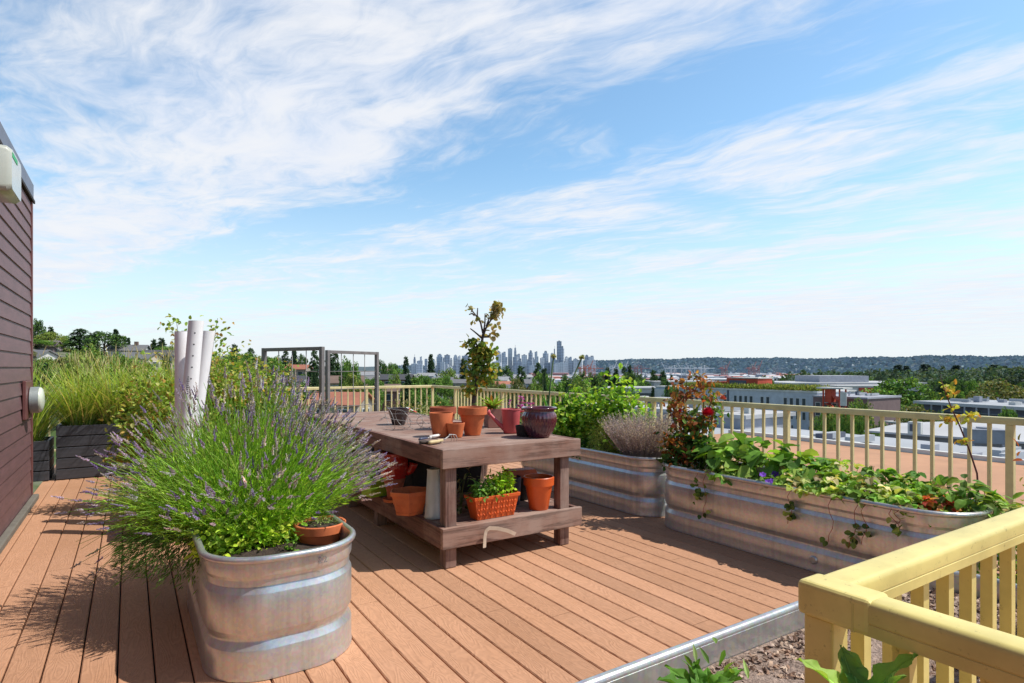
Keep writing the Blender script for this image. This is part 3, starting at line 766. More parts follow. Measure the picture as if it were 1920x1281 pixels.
# --- lavender ------------------------------------------------------------------
def lavender():
    t = thing('lavender', 'huge flowering lavender bush spilling over the foreground steel tank', 'plant', (.60, 3.98, .47))
    NS = 2300
    ang = rng.uniform(0, 2*np.pi, NS); q = np.sqrt(rng.uniform(0, 1, NS))
    bx_, by_ = q*np.cos(ang), q*np.sin(ang)
    lean = np.clip(q*1.25 + rng.normal(0, .10, NS), 0, 1.42)          # angle from upright
    toward = -(np.cos(ang)*SN + np.sin(ang)*CS); side_ = np.cos(ang)*CS - np.sin(ang)*SN
    lean = np.where(toward > 0, lean*(1-.30*toward), lean)
    lean = np.where(side_ > 0, np.minimum(lean*(1-.20*side_), 1.0), lean)
    da = ang + rng.normal(0, .18, NS)
    # toward the viewer the plant is shorter so the tank end stays clear
    front = np.clip(-(np.cos(ang)*SN + np.sin(ang)*CS)*q, 0, 1)
    Ls = rng.uniform(.70, 1.0, NS) * (1 - .15*np.clip(side_, 0, 1)*q) * (1 - .50*front) * (1 - .10*q)
    B = np.stack([bx_*.22, by_*.40, np.zeros(NS)], 1)
    D = np.stack([np.sin(lean)*np.cos(da), np.sin(lean)*np.sin(da), np.cos(lean)], 1)
    ts = np.linspace(0, 1, 5)
    pts = []
    sag = (.16*np.sin(lean)**2)[:, None]
    bend = np.stack([rng.normal(0, .045, NS), rng.normal(0, .045, NS), rng.normal(0, .02, NS)], 1)
    sag = sag*(1+1.3*np.clip(-side_, 0, 1)[:, None])*rng.uniform(.3, 1.9, (NS, 1))
    for k in ts:
        p = B + bend*math.sin(math.pi*k) + D*Ls[:, None]*k; p = p + np.array([0, 0, 1.0])*(-sag*k*k*Ls[:, None]*1.2)
        pts.append(p)
    Pn = np.stack(pts, 1)                                            # NS,5,3
    flor = rng.uniform(0, 1, NS) < np.where(side_*q > .05, .92, .60)*np.where(q < .35, .75, 1)*np.where(toward*q > .3, .30, 1)*np.where(lean > 1.0, .7, 1)
    lb = LB(); fl = LB()
    # stems as thin three sided tubes
    sc_ = pick([(.22,.36,.05),(.16,.31,.04),(.28,.40,.09)], NS, .15)
    V = []; 
    for i in range(NS):
        T = unit(Pn[i, 4]-Pn[i, 0]); s1 = unit(np.cross(T, [.3, .8, .1])); s2 = np.cross(T, s1)
        for k in range(5):
            r_ = .0022*(1-.35*ts[k])
            for a in (0, 2.094, 4.189): V.append(Pn[i, k]+(s1*math.cos(a)+s2*math.sin(a))*r_)
    base = np.array([(k*3+j, k*3+(j+1) % 3, (k+1)*3+(j+1) % 3, (k+1)*3+j) for k in range(4) for j in range(3)])
    allf = (base[None] + (np.arange(NS)*15)[:, None, None]).reshape(-1, 4)
    sb = LB(); sb.V = [np.array(V)]; sb.n = len(V); sb.Fc = allf.tolist(); sb.Cl = [np.repeat(sc_, 12, axis=0)]
    part('stems', sb.mesh('stems', M['leaf']), None, t, kind='stuff')
    # narrow leaves along the lower part
    per = 20; idx = np.repeat(np.arange(NS), per); m = len(idx)
    u = rng.uniform(.08, .74, m)**.9; seg = np.minimum((u*4).astype(int), 3); fr = (u*4-seg)[:, None]
    P = Pn[idx, seg]*(1-fr) + Pn[idx, seg+1]*fr
    T = unit(Pn[idx, seg+1]-Pn[idx, seg])
    side = unit(np.cross(T, rng.normal(0, 1, (m, 3)))); A = unit(T*.85 + side*.6)
    N = unit(rng.normal(0, .4, (m, 3)) + side + UP*.6)
    cols = pick([(.28,.48,.04),(.20,.38,.032),(.35,.54,.055),(.37,.51,.10)], m, .2)
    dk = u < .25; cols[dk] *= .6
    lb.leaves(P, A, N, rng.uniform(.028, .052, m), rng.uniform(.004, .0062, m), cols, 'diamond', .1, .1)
    # short leafy shoots filling the heart of the plant
    m = 12000; qq = np.sqrt(rng.uniform(0, 1, m)); aa = rng.uniform(0, 2*np.pi, m)
    rr = qq[:, None]; dd = dirs(m, .0, 1); P = dd*rng.uniform(.15, 1, (m, 1))**.5*np.array([.43, .50, .36])
    fz = (P[:, 0]*SN + P[:, 1]*CS) > -.40; P = P[fz]; dd = dd[fz]; m = len(P)
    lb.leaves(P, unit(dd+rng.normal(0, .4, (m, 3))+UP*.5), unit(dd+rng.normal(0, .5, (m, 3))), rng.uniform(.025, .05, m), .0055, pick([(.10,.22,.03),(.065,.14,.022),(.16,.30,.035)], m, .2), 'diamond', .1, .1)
    # low straggling shoots over the left rim
    m = 5600; aa = rng.uniform(2.1, 4.3, m); rr = rng.uniform(.26, .70, m)
    P = np.stack([np.cos(aa)*rr*.95, np.sin(aa)*rr*.85-.0, .10-.34*(rr-.25)+rng.normal(0, .05, m)], 1)
    o_ = np.stack([np.cos(aa), np.sin(aa), -.35*np.ones(m)], 1)
    kp = (P[:, 0] < -.22); P = P[kp]; o_ = o_[kp]; m = len(P)
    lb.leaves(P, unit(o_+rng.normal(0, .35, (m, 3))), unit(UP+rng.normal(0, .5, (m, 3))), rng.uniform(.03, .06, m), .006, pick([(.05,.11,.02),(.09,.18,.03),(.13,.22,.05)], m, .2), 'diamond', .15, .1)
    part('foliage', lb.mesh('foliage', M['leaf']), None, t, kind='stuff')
    # flower spikes: rings of small florets
    pc = [(.37,.32,.47),(.44,.39,.54),(.29,.24,.43),(.48,.43,.49),(.25,.20,.40),(.36,.32,.33)]
    fi = np.where(flor)[0]; per = 15; nf = len(fi); idx = np.repeat(fi, per); m = len(idx)
    u = np.tile(np.linspace(0, 1, per), nf); ln = np.repeat(rng.uniform(.045, .085, nf), per)
    T = unit(Pn[idx, 4]-Pn[idx, 3]); P = Pn[idx, 4] + T*(ln*u)[:, None]
    a = rng.uniform(0, 6.28, m); s1 = unit(np.cross(T, np.array([.2, .5, .7]))); s2 = np.cross(T, s1)
    sd = s1*np.cos(a)[:, None]+s2*np.sin(a)[:, None]
    cols = np.repeat(pick(pc, nf, .14), per, axis=0)*(1+rng.normal(0, .12, (m, 1)))
    bald = np.repeat(rng.uniform(0, 1, nf) < .22, per); cols[bald] = cols[bald]*.45+np.array([.17,.15,.12])
    wd = .0125*(1-.55*u)+.001
    fl.leaves(P - sd*.002, unit(T*.9+sd*.75), sd, wd*1.35, wd, np.clip(cols, .01, .8), 'diamond', -.1, .3)
    fl.leaves(P + sd*.001, unit(T*1.0-sd*.5), sd, wd*1.25, wd*.9, np.clip(cols*.8, .01, .8), 'diamond', -.1, .3)
    part('flower_spikes', fl.mesh('flower_spikes', M['leaf']), None, t, kind='stuff')
    return t
lavender()

# --- small plants in the lavender tank
x, y, z = on(470, 1030, .50)
bush('mint_plant', 'bright yellow green mint at the front of the lavender tank', (x+.02, y+.12, .48), .24, .12, .17, 1500, .036, .022, [(.36,.50,.04),(.28,.44,.03),(.44,.54,.07),(.20,.34,.03)], 'round', clumps=46, stems=24, droop=.25, inner=.2)
t, rt, h = pot('round terracotta bowl of succulents set in the lavender tank', 588, 1028, .462, 96, 74, 40, 'terra', rim=.10, rimh=.42, soil=.02)
bush('succulent', 'tiny pale green succulents growing in the terracotta bowl', (t.location.x, t.location.y, t.location.z+h-.022), rt*.55, rt*.5, .03, 260, .022, .005, [(.22,.30,.08),(.30,.36,.12),(.14,.22,.05)], 'lance', clumps=22, stems=0)
bush('weed_sprig', 'small leafy sprig beside the terracotta bowl in the tank', (on(553, 1030, .5)[0], on(553, 1030, .5)[1]+.03, .485), .04, .03, .07, 40, .024, .013, G_BRIGHT, 'round', clumps=8, stems=5)

# --- tall grass in the black planters
def grass(label, x, y, z, n, L, sp, cols):
    t = thing('ornamental_grass', label, 'grass clump', (x, y, z), group='tall grass clumps in black planters')
    a = rng.uniform(0, 6.28, n); q = np.sqrt(rng.uniform(0, 1, n))
    P = np.stack([np.cos(a)*q*sp, np.sin(a)*q*sp*.8, np.zeros(n)], 1)
    a2 = a+rng.normal(0, .6, n); le = np.clip(.1+.42*q+rng.normal(0, .12, n), 0, .95)
    A = np.stack([np.sin(le)*np.cos(a2), np.sin(le)*np.sin(a2), np.cos(le)], 1)
    N = unit(np.cross(A, np.stack([-np.sin(a2), np.cos(a2), 0*a2], 1)))
    N *= np.sign(N[:, 2:3]+1e-9)
    lb = LB().leaves(P, A, N, L*rng.uniform(.55, 1.15, n), rng.uniform(.008, .014, n), pick(cols, n, .2), 'blade', .28)
    # seed plumes on some stalks
    m = n//7; a = rng.uniform(0, 6.28, m); le = rng.uniform(.03, .4, m)
    A = np.stack([np.sin(le)*np.cos(a), np.sin(le)*np.sin(a), np.cos(le)], 1); P = A*L*rng.uniform(.7, 1.05, (m, 1))
    lb.leaves(P, A, unit(rng.normal(0, 1, (m, 3))), .16, .009, pick([(.42,.38,.22),(.36,.30,.16)], m), 'lance', .3)
    part('blades', lb.mesh('blades', M['leaf']), None, t, kind='stuff')
    return t
GG = [(.22,.32,.05),(.28,.38,.08),(.15,.25,.04),(.34,.40,.13),(.36,.33,.14)]
for i, (gx, gl) in enumerate(((-.55, 1.0), (-.18, 1.10), (.15, 1.05), (.48, 1.15), (.82, 1.0), (1.08, .9))):
    grass(['feathery grass clump at the left end of the long black planter', 'tall upright grass clump, second along the long black planter', 'dense grass clump, third along the long black planter',
           'tallest grass clump in the middle of the long black planter', 'loose grass clump near the white pipes', 'shorter grass clump at the right end of the long black planter'][i], gx, 9.9, .66, 460, gl*.88, .18, GG)
grass('grass clump rising beside the brown siding from the low planter', -1.15, 9.85, .48, 420, 1.12, .2, GG)
grass('second grass clump tucked behind the brown siding corner', -1.5, 9.9, .48, 250, 1.0, .15, GG)

# --- white pipes and the berry bush round them
def pipe(label, px, top, dd, lx, ly, holes=True):
    zt = EYE-(top-HY)*dd/F; x, y = far(px, dd)
    t = thing('white_pipe', label, 'pipe', (x-lx, y-ly, .545), group='white plastic pipes standing in the planter')
    Lz = zt-.545; r_ = .062; rings = []
    for z, rr in ((0, r_), (Lz, r_), (Lz, r_-.006), (Lz-.25, r_-.006)):
        rings.append([(lx*z/Lz+rr*math.cos(2*math.pi*k/32), ly*z/Lz+rr*math.sin(2*math.pi*k/32), z) for k in range(32)])
    part('pipe_wall', MB().loft(rings, (True, True)), M['white_pvc'], t, auto=40)
    ang = math.atan2(-CS, -SN)+.45
    if holes:
        mb = MB()
        for k in range(5):
            z = Lz-.11-.10*k; c_ = Vector((lx*z/Lz+math.cos(ang)*r_*1.001, ly*z/Lz+math.sin(ang)*r_*1.001, z)); nrm = Vector((math.cos(ang), math.sin(ang), 0))
            sd = Vector((-math.sin(ang), math.cos(ang), 0)); ring = [c_+nrm*.001+sd*.0065*math.cos(a)+Vector((0,0,1))*.0065*math.sin(a) for a in [2*math.pi*i/12 for i in range(12)]]
            mb.add(ring, [tuple(range(12))])
        part('drilled_holes', mb, M['black_mark'], t)
        mb = MB(); a2 = ang-.35
        for k in range(9):
            z = Lz-.50-.018*k; nrm = Vector((math.cos(a2), math.sin(a2), 0)); sd = Vector((-math.sin(a2), math.cos(a2), 0)); c_ = Vector((lx*z/Lz, ly*z/Lz, z))+nrm*(r_+.0012)
            w = .006+.003*(k % 3); mb.add([c_-sd*w, c_+sd*w, c_+sd*w+Vector((0,0,.010)), c_-sd*w+Vector((0,0,.010))], [(0,1,2,3)])
        part('printed_marks', mb, M['grey_mark'], t)
    return t
pipe('front white drilled pipe, tallest of the white pipes above the lavender', 368, 602, 5.25, .10, .02)
pipe('leftmost white pipe leaning behind the tall drilled one', 341, 622, 5.62, -.0, .06, False)
pipe('white pipe wedged between the leftmost and the tall drilled pipe', 353, 621, 5.9, .05, .05, False)
pipe('shaded white pipe leaning right behind the tall drilled pipe', 390, 621, 5.55, .16, -.02, False)
BERRY = [(.22,.32,.05),(.30,.36,.08),(.16,.26,.04),(.34,.22,.07),(.12,.20,.035),(.38,.38,.12)]
def tall_shrub(label, px, top, dd, wpx, n, cols, L=.05, W=.034, base=.5, group=None, name='berry_shrub', shape='round', clumps=40, zl=.0):
    zt = EYE-(top-HY)*dd/F; x, y = far(px, dd); h = (zt-base)
    return bush(name, label, (x, y, base), wpx*dd/F/2, wpx*dd/F/2, h*.86, int(n*1.9), L, W, cols, shape, clumps=clumps, stems=30, stemcol=(.14,.09,.05), inner=.3, group=group, zlo=zl)
tall_shrub('yellowing berry shrub left of the white pipes', 300, 700, 6.2, 130, 1500, BERRY)
tall_shrub('leafy berry shrub right of the white pipes with orange tinged leaves', 430, 652, 7.2, 120, 2200, BERRY)
tall_shrub('yellow green shrub in front of the left trellis frame', 500, 682, 7.6, 110, 1900, BERRY)
tall_shrub('bushy yellow green shrub behind the leaning pipes', 385, 690, 8.4, 170, 2200, BERRY, base=.1)
tall_shrub('scraggly shrub behind the black pot and wire', 775, 752, 9.4, 110, 1500, [(.16,.19,.07),(.22,.24,.10),(.12,.15,.05),(.3,.27,.15)], .045, .02, .3)
# two sprigs rising above the pipes
for px, top, dd, lean, lab in ((330, 597, 6.0, -.10, 'thin leafy berry cane arching left above the white pipes'), (408, 597, 6.3, .12, 'thin leafy berry cane rising right of the white pipes')):
    zt = EYE-(top-HY)*dd/F; x, y = far(px, dd)
    t = thing('berry_cane', lab, 'plant', (x-lean, y, .5)); H_ = zt-.5
    pts = [(lean*u**2, 0, H_*u) for u in np.linspace(0, 1, 9)]
    part('cane', MB().tube(pts, list(np.linspace(.007, .002, 9)), 6), M['bark'], t, sm=True)
    m = 70; u = rng.uniform(.80, 1.0, m); u[:25] = rng.uniform(.4, .8, 25)
    P = np.stack([lean*u**2, 0*u, H_*u], 1)+rng.normal(0, .045, (m, 3))*np.array([1.6,1,.7])
    part('foliage', LB().leaves(P, rng.normal(0, 1, (m, 3)), rng.normal(0, .5, (m, 3))+UP, .045, .034, pick(BERRY, m), 'round', .2).mesh('foliage', M['leaf']), None, t)

# --- steel trellis frames
def trellis(label, p0, p1, zt, zb, cols, rows):
    dx, dy = p1[0]-p0[0], p1[1]-p0[1]; L = math.hypot(dx, dy)
    t = thing('trellis_frame', label, 'trellis', (p0[0], p0[1], zb), math.atan2(dy, dx)); H_ = zt-zb; w = .05
    part('frame_post', MB().box(0, w, -.025, .025, 0, H_), M['steel_frame'], t, bevel=.004)
    part('frame_post', MB().box(L-w, L, -.025, .025, 0, H_), M['steel_frame'], t, bevel=.004)
    part('frame_rail', MB().box(w+.001, L-w-.001, -.024, .024, H_-.045, H_-.001), M['steel_frame'], t, bevel=.004)
    part('frame_rail', MB().box(w+.001, L-w-.001, -.024, .024, .10, .145), M['steel_frame'], t, bevel=.004)
    mb = MB(); st = (L-2*w)/cols
    for i in range(1, cols): mb.tube([(w+st*i, .004, .146), (w+st*i, .004, H_-.046)], .0055, 6)
    z = H_-.046-st
    while z > .18: mb.tube([(w, -.004, z), (L-w, -.004, z)], .0055, 6); z -= st
    part('wire_grid', mb, M['mesh_wire'], t, sm=True)
trellis('left steel trellis frame with square wire grid, behind the lavender', (1.48, 8.33), (1.99, 7.32), 1.71, .004, 4, 6)
trellis('right steel trellis frame with square wire grid, beyond the table end', (2.32, 8.38), (3.28, 8.96), 1.70, .004, 4, 6)

# --- leggy little tree in a pot behind the table
x, y = far(888, 8.0)
t = thing('potted_tree', 'leggy half bare little tree rising behind the table, thin forked twigs on top', 'tree', (x, y, .004))
part('tub', MB().lathe(pot_prof(.24, .18, .42, .02, .06), 32, caps=(True, False)), M['blackglaze'], t, auto=40)
part('soil', MB().lathe([(.225,.385),(.1,.39),(.002,.39)], 24, caps=(False, True)), M['soil'], t)
u = 8.0/F
def tp(px, py, dy=0.0):       # point of the little tree in its own upright plane
    r = (px-888)*u; return Vector((r*CS, -r*SN+dy, EYE-(py-HY)*u-.004))
mb = MB()
br = [[(888,800),(888,755),(893,722),(899,680),(904,640),(906,625)],[(906,627),(902,605),(893,590),(881,574)],[(906,628),(909,606),(909,588)],[(906,630),(912,612),(921,598),(925,585),(934,572)],
      [(903,634),(897,628),(889,621),(883,616)],[(905,632),(916,632),(922,625)],[(899,600),(894,592),(894,578)],[(897,690),(884,700),(880,715)],[(893,722),(880,728),(878,745)],[(901,665),(912,655),(922,668)],[(902,655),(890,645),(882,652)],[(899,684),(915,690),(920,700)],[(912,612),(917,601),(919,595)],[(890,592),(885,588),(879,590)]]
for i, b_ in enumerate(br):
    n_ = len(b_); r0 = .034 if i == 0 else .014
    mb.tube([tp(px, py, (.05*math.sin(i*1.7)*j/n_)) for j, (px, py) in enumerate(b_)], list(np.linspace(r0, .015 if i == 0 else .007, n_)), 7)
part('trunk', mb, M['bark'], t, sm=True)
lb = LB()
for (px, py, sx, sy, n_) in ((886,643,9,7,60),(905,660,12,14,150),(918,663,10,9,80),(893,682,11,13,120),(914,690,15,12,120),(887,702,10,11,75),(881,728,7,14,60),(908,712,13,10,70),(931,578,4,9,80),(924,592,6,5,40),(922,628,3,4,22),(880,578,3,3,8),(930,610,5,3,8),(896,600,3,5,10),(893,660,8,8,90)):
    P = np.array([tp(px+rng.normal(0, sx*.55), py+rng.normal(0, sy*.55), rng.normal(0, .07)) for _ in range(n_)])
    cols = [(.14,.22,.04),(.24,.28,.05),(.09,.15,.03),(.36,.28,.06)] if py > 640 else [(.30,.26,.12),(.22,.2,.06),(.34,.27,.14)]
    lb.leaves(P, rng.normal(0, 1, (n_, 3))-UP*.4, rng.normal(0, .6, (n_, 3))+UP*.8, .068, .05, pick(cols, n_, .2), 'round', .2)
part('foliage', lb.mesh('foliage', M['leaf']), None, t)

# --- fern in the square planter and flowers behind
sx, sy, sz = SQ.location
t = thing('fern', 'pale green fern arching out of the square clay planter', 'plant', (sx, sy, sz+.162))
n_ = 46; a = rng.uniform(0, 6.28, n_); le = rng.uniform(.2, 1.1, n_)
A = np.stack([np.sin(le)*np.cos(a), np.sin(le)*np.sin(a), np.cos(le)], 1)
lb = LB().leaves(np.zeros((n_, 3))+rng.normal(0, .015, (n_, 3)), A, UP+A*.1, rng.uniform(.13, .22, n_), .035, pick([(.20,.32,.05),(.28,.36,.08),(.30,.12,.04),(.15,.26,.04)], n_), 'lance', .5)
part('foliage', lb.mesh('foliage', M['leaf']), None, t)

def petals(lb, p, n, L, W, col, dirv=(0,0,1), spread=1.2):
    d = unit(np.array(dirv, float)); a = np.linspace(0, 6.28, n, endpoint=False)+rng.uniform(0, 1)
    s1 = unit(np.cross(d, [.31, .52, .77])); s2 = np.cross(d, s1)
    A = s1[None]*np.cos(a)[:, None]*spread + s2[None]*np.sin(a)[:, None]*spread + d*.5
    lb.leaves(np.tile(p, (n, 1)), A, np.tile(d, (n, 1)), L, W, pick([col], n, .12), 'round', .15, .1)
def flower_spike_plant(label, px, pyt, dd, base, n, col):
    x, y = far(px, dd); zt = EYE-(pyt-HY)*dd/F
    t = thing('flowering_plant', label, 'plant', (x, y, base)); h = zt-base; mb = MB(); lb = LB(); fl = LB()
    for i in range(n):
        e = np.array([rng.normal(0, .10), rng.normal(0, .10), h*rng.uniform(.7, 1)])
        mb.tube([(e[0]*.3, e[1]*.3, 0), e*np.array([.8,.8,.6]), e], [.004, .003, .002], 5, col=(.13,.18,.05))
        for k in range(8): petals(fl, e-np.array([0,0,.02*k])+rng.normal(0, .01, 3), 5, .018, .014, col, rng.normal(0, 1, 3)+UP)
    m = n*22; P = rng.normal(0, .09, (m, 3))*np.array([1,1,0])+np.array([0,0,1])*rng.uniform(0, h*.75, (m, 1))
    lb.leaves(P, rng.normal(0, 1, (m, 3)), rng.normal(0, .5, (m, 3))+UP, .06, .018, pick(G_MID+[(.2,.25,.06)], m), 'lance', .2)
    part('foliage', lb.mesh('foliage', M['leaf']), None, t); part('stems', mb, M['attr'], t); part('blossoms', fl.mesh('blossoms', M['leaf']), None, t, kind='stuff')
flower_spike_plant('clump of pink and purple flower spikes behind the watering can', 985, 742, 7.4, .5, 9, (.40,.08,.34))

def intank(px, x):                   # where the line of sight of a column crosses the tank row
    a = math.atan((px-CX)/F)+TH; y = x/math.tan(a); return dep(x, y)
# --- seed head stalks and broad leaves behind the plum pot
for px0, py0, px1, py1, dd, lab, hd in ((1027,762,1038,669,intank(1027,4.5),'tall dark green seed stalk rising nearly upright behind the plum pot', 1), (1056,748,1091,671,intank(1056,4.5),'tall dark green seed stalk leaning right behind the plum pot', 1), (1018,768,1018,704,intank(1018,4.45),'thin pale green stalk left of the dark seed stalks', 0)):
    x0_, y0_ = far(px0, dd); x1_, y1_ = far(px1, dd)
    za, zb = EYE-(py0-HY)*dd/F, EYE-(py1-HY)*dd/F; k_ = (za-.5)/(zb-za)
    bx_, by_ = x0_-(x1_-x0_)*k_, y0_-(y1_-y0_)*k_
    t = thing('seed_stalk', lab, 'plant', (bx_, by_, .48)); e = Vector((x1_-bx_, y1_-by_, zb-.48))
    c_ = (.055,.10,.035) if hd else (.2,.27,.09)
    part('stalk', MB().tube([(0,0,0), e*.5+Vector((.01,.01,0)), e], [.012 if hd else .006, .010 if hd else .005, .009 if hd else .003], 8, col=c_), M['attr'], t, sm=True)
    if hd:
        lb = LB(); m = 70; d_ = dirs(m, -.6, 1); lb.leaves(np.tile(np.array(e), (m, 1)), d_, rng.normal(0, 1, (m, 3)), .045, .016, pick([(.30,.30,.16),(.38,.36,.22),(.2,.22,.1)], m), 'lance', .1)
        part('seed_head', lb.mesh('seed_head', M['leaf']), None, t)
x, y = far(1052, intank(1052, 4.5))
t = thing('broad_leaf_plant', 'plant with big dark green upright leaves just right of the plum pot', 'plant', (x, y, .48)); n_ = 16
a = rng.uniform(0, 6.28, n_); le = rng.uniform(.1, .7, n_); A = np.stack([np.sin(le)*np.cos(a), np.sin(le)*np.sin(a), np.cos(le)], 1)
part('foliage', LB().leaves(A*np.array([.05,.05,0])+UP*rng.uniform(0, .3, (n_, 1)), A, np.cross(A, [.3,.9,.1])+UP*.3, rng.uniform(.3, .46, n_), .13, pick([(.05,.16,.03),(.08,.22,.04)], n_), 'round', .2).mesh('foliage', M['leaf']), None, t)

# --- leafy greens in the far half of the middle tank
PEA = [(.28,.42,.05),(.21,.36,.04),(.34,.46,.07),(.14,.27,.035),(.08,.17,.03)]
for i, (px, top, dd, w, n_) in enumerate(((1075, 738, intank(1075,4.5), 60, 1100), (1097, 734, intank(1097,4.6), 62, 1200), (1132, 718, intank(1132,4.6), 62, 1300), (1165, 714, intank(1165,4.62), 62, 1300), (1196, 730, intank(1196,4.65), 58, 1000))):
    zt = EYE-(top-HY)*dd/F; x, y = far(px, dd)
    bush('leafy_vegetable', ['lush pale green vegetable plant nearest the plum pot', 'lush green vegetable plant second from the plum pot', 'tall bright green vegetable plant in the middle of the leafy row',
         'tallest lush vegetable plant behind the grey dried lavender', 'green vegetable plant next to the rusty rose bush'][i], (x, y, .46), w*dd/F*.55, w*dd/F*.6, (zt-.46)*.86, int(n_*.85), .062, .052, PEA, 'round', clumps=26, stems=14, group=None, zlo=-.02, inner=.25)
x, y = far(1090, intank(1090, 4.32))
bush('pansy_patch', 'low dark leafed pansies spilling over the tank rim beside the table', (x, y, .46), .14, .16, .13, 420, .04, .03, G_DARK+G_MID, 'round', clumps=16, stems=6)
# pale thyme bush and grey dried lavender at the near end of the middle tank
x, y = far(1134, intank(1134, 4.42))
bush('thyme_bush', 'soft pale yellow green herb bush beside the grey dried lavender', (x, y, .47), .14, .15, .38, 4600, .026, .0055, [(.46,.50,.13),(.38,.44,.10),(.54,.56,.22)], 'diamond', clumps=60, stems=30, inner=.3)
x, y = far(1203, intank(1203, 4.44))
t = thing('dried_lavender', 'grey mauve dried lavender bush in the end of the middle tank', 'plant', (x, y, .47))
NS = 900; a = rng.uniform(0, 6.28, NS); q = np.sqrt(rng.uniform(0, 1, NS)); le = q*.62+rng.normal(0, .07, NS)
D = np.stack([np.sin(le)*np.cos(a), np.sin(le)*np.sin(a), np.cos(le)], 1); L_ = rng.uniform(.38, .54, NS)
B = np.stack([np.cos(a)*q*.13, np.sin(a)*q*.13, 0*a], 1); mb = MB()
for i in range(NS): mb.tube([B[i], B[i]+D[i]*L_[i]*.55+np.array([0,0,.01]), B[i]+D[i]*L_[i]], [.0022,.0019,.0012], 3, col=(.34,.28,.26))
part('dry_stems', mb, M['attr'], t, kind='stuff')
lb = LB(); per = 16; idx = np.repeat(np.arange(NS), per); u = rng.uniform(.35, 1.05, len(idx))[:, None]; P = B[idx]+D[idx]*L_[idx][:, None]*u
lb.leaves(P, unit(D[idx]+rng.normal(0, .5, (len(idx), 3))), rng.normal(0, 1, (len(idx), 3)), .020, .0055, pick([(.46,.39,.44),(.38,.31,.37),(.56,.49,.51),(.26,.20,.24)], len(idx)), 'diamond', .1)
part('dry_flowers', lb.mesh('dry_flowers', M['leaf']), None, t, kind='stuff')

# --- rose bush
def rose_head(t, p, r_, mt, n=26, label=None):
    mb = MB(); ga = 2.39996
    for i in range(n):
        f_ = i/n; a = ga*i; rad = r_*(.15+.75*f_); tilt = .15+1.0*f_; w = r_*(.5+.5*f_); h = r_*(1.05-.45*f_)
        c_ = Vector((math.cos(a)*rad*.55, math.sin(a)*rad*.55, r_*.1-.25*r_*f_)); o_ = Vector((math.cos(a), math.sin(a), 0)); s_ = Vector((-math.sin(a), math.cos(a), 0)); up = (Vector((0,0,1))*math.cos(tilt)+o_*math.sin(tilt))
        vs = []
        for k, wk in ((0, .4), (.5, 1.0), (.85, .85), (1.0, .3)):
            m_ = c_+up*h*k+o_*(.12*r_*k*k)
            vs += [m_-s_*w*wk*.6+o_*-.18*w*wk, m_+o_*.06*w, m_+s_*w*wk*.6+o_*-.18*w*wk]
        fs = []
        for k in range(3):
            for j in range(2): fs.append((k*3+j, k*3+j+1, k*3+j+4, k*3+j+3))
        mb.add([v+Vector(p) for v in vs], fs)
    o = part('rose_bloom', mb, M[mt], t, sm=True)
    if label: o['label'] = label
    return o
ROSE = [(.07,.14,.03),(.045,.09,.022),(.10,.18,.035),(.26,.09,.03),(.34,.14,.04),(.16,.06,.025)]
dd = 5.5; bx_, by_ = far(1292, dd)
t = thing('rose_bush', 'tall rose bush with rusty leaves and one vivid red bloom', 'plant', (bx_, by_, .46))
def rp(px, py, dy=0.0):
    r = (px-1292)*dd/F; return np.array([r*CS+dy*SN, -r*SN+dy*CS, EYE-(py-HY)*dd/F-.46])
mb = MB(); lb = LB()
for (px, py, sx, sy, n_, cs) in ((1280,850,26,22,420,G_DARK+RUST[:2]),(1310,835,22,20,380,G_DARK+G_MID),(1330,855,22,16,300,G_DARK),(1262,830,14,20,180,ROSE),(1295,800,26,18,240,ROSE),(1270,775,14,14,70,RUST),(1315,790,16,14,110,ROSE),
        (1285,740,22,10,62,RUST),(1310,735,16,12,50,RUST+[(.08,.12,.03)]),(1275,722,16,10,26,RUST),(1302,706,12,6,16,RUST),(1322,722,14,10,30,RUST),(1335,750,12,18,50,[(.12,.18,.04),(.28,.14,.05)]),(1345,770,6,14,40,G_MID),(1262,757,8,8,40,RUST),(1255,868,12,10,90,G_DARK)):
    P = np.array([rp(px+rng.normal(0, sx*.6), py+rng.normal(0, sy*.6), rng.normal(0, .09)) for _ in range(n_)]); P[:, 2] = np.maximum(P[:, 2], .02)
    lb.leaves(P, rng.normal(0, 1, (n_, 3))-UP*.2, rng.normal(0, .55, (n_, 3))+UP, .052*rng.uniform(.7, 1.15, n_), .034, pick(cs, n_, .2), 'round', .2)
for pts in ([(1292,870),(1300,800),(1318,775)],[(1290,870),(1280,800),(1284,735),(1290,712)],[(1296,870),(1312,800),(1335,752),(1340,735)],[(1285,870),(1268,810),(1262,770),(1270,725)],[(1300,870),(1318,800),(1320,740),(1300,700)],[(1288,870),(1276,830),(1258,805)]):
    mb.tube([rp(px, py, .03*math.sin(px)) for px, py in pts], list(np.linspace(.008, .003, len(pts))), 6, col=(.14,.11,.05))
part('foliage', lb.mesh('foliage', M['leaf']), None, t); part('stems', mb, M['attr'], t)
rose_head(t, rp(1321, 776, -.10), .062, 'rosebud', label='large vivid red rose bloom')
rose_head(t, rp(1352, 748, -.05), .034, 'oldrose', 16, 'faded coral rose at the right tip')
rose_head(t, rp(1272, 771, -.05), .024, 'rosebud', 12); rose_head(t, rp(1258, 800, -.08), .032, 'oldrose', 14); rose_head(t, rp(1268, 790, -.08), .026, 'pinkflower', 12)
lb = LB(); n_ = 7; lb.leaves(np.tile(rp(1240, 862, -.1), (n_, 1)), np.array([[.1*k-.3, -.1, 1] for k in range(n_)]), np.tile([-.8,-.5,.2], (n_, 1)), .17, .035, pick([(.05,.14,.03)], n_), 'lance', .1)

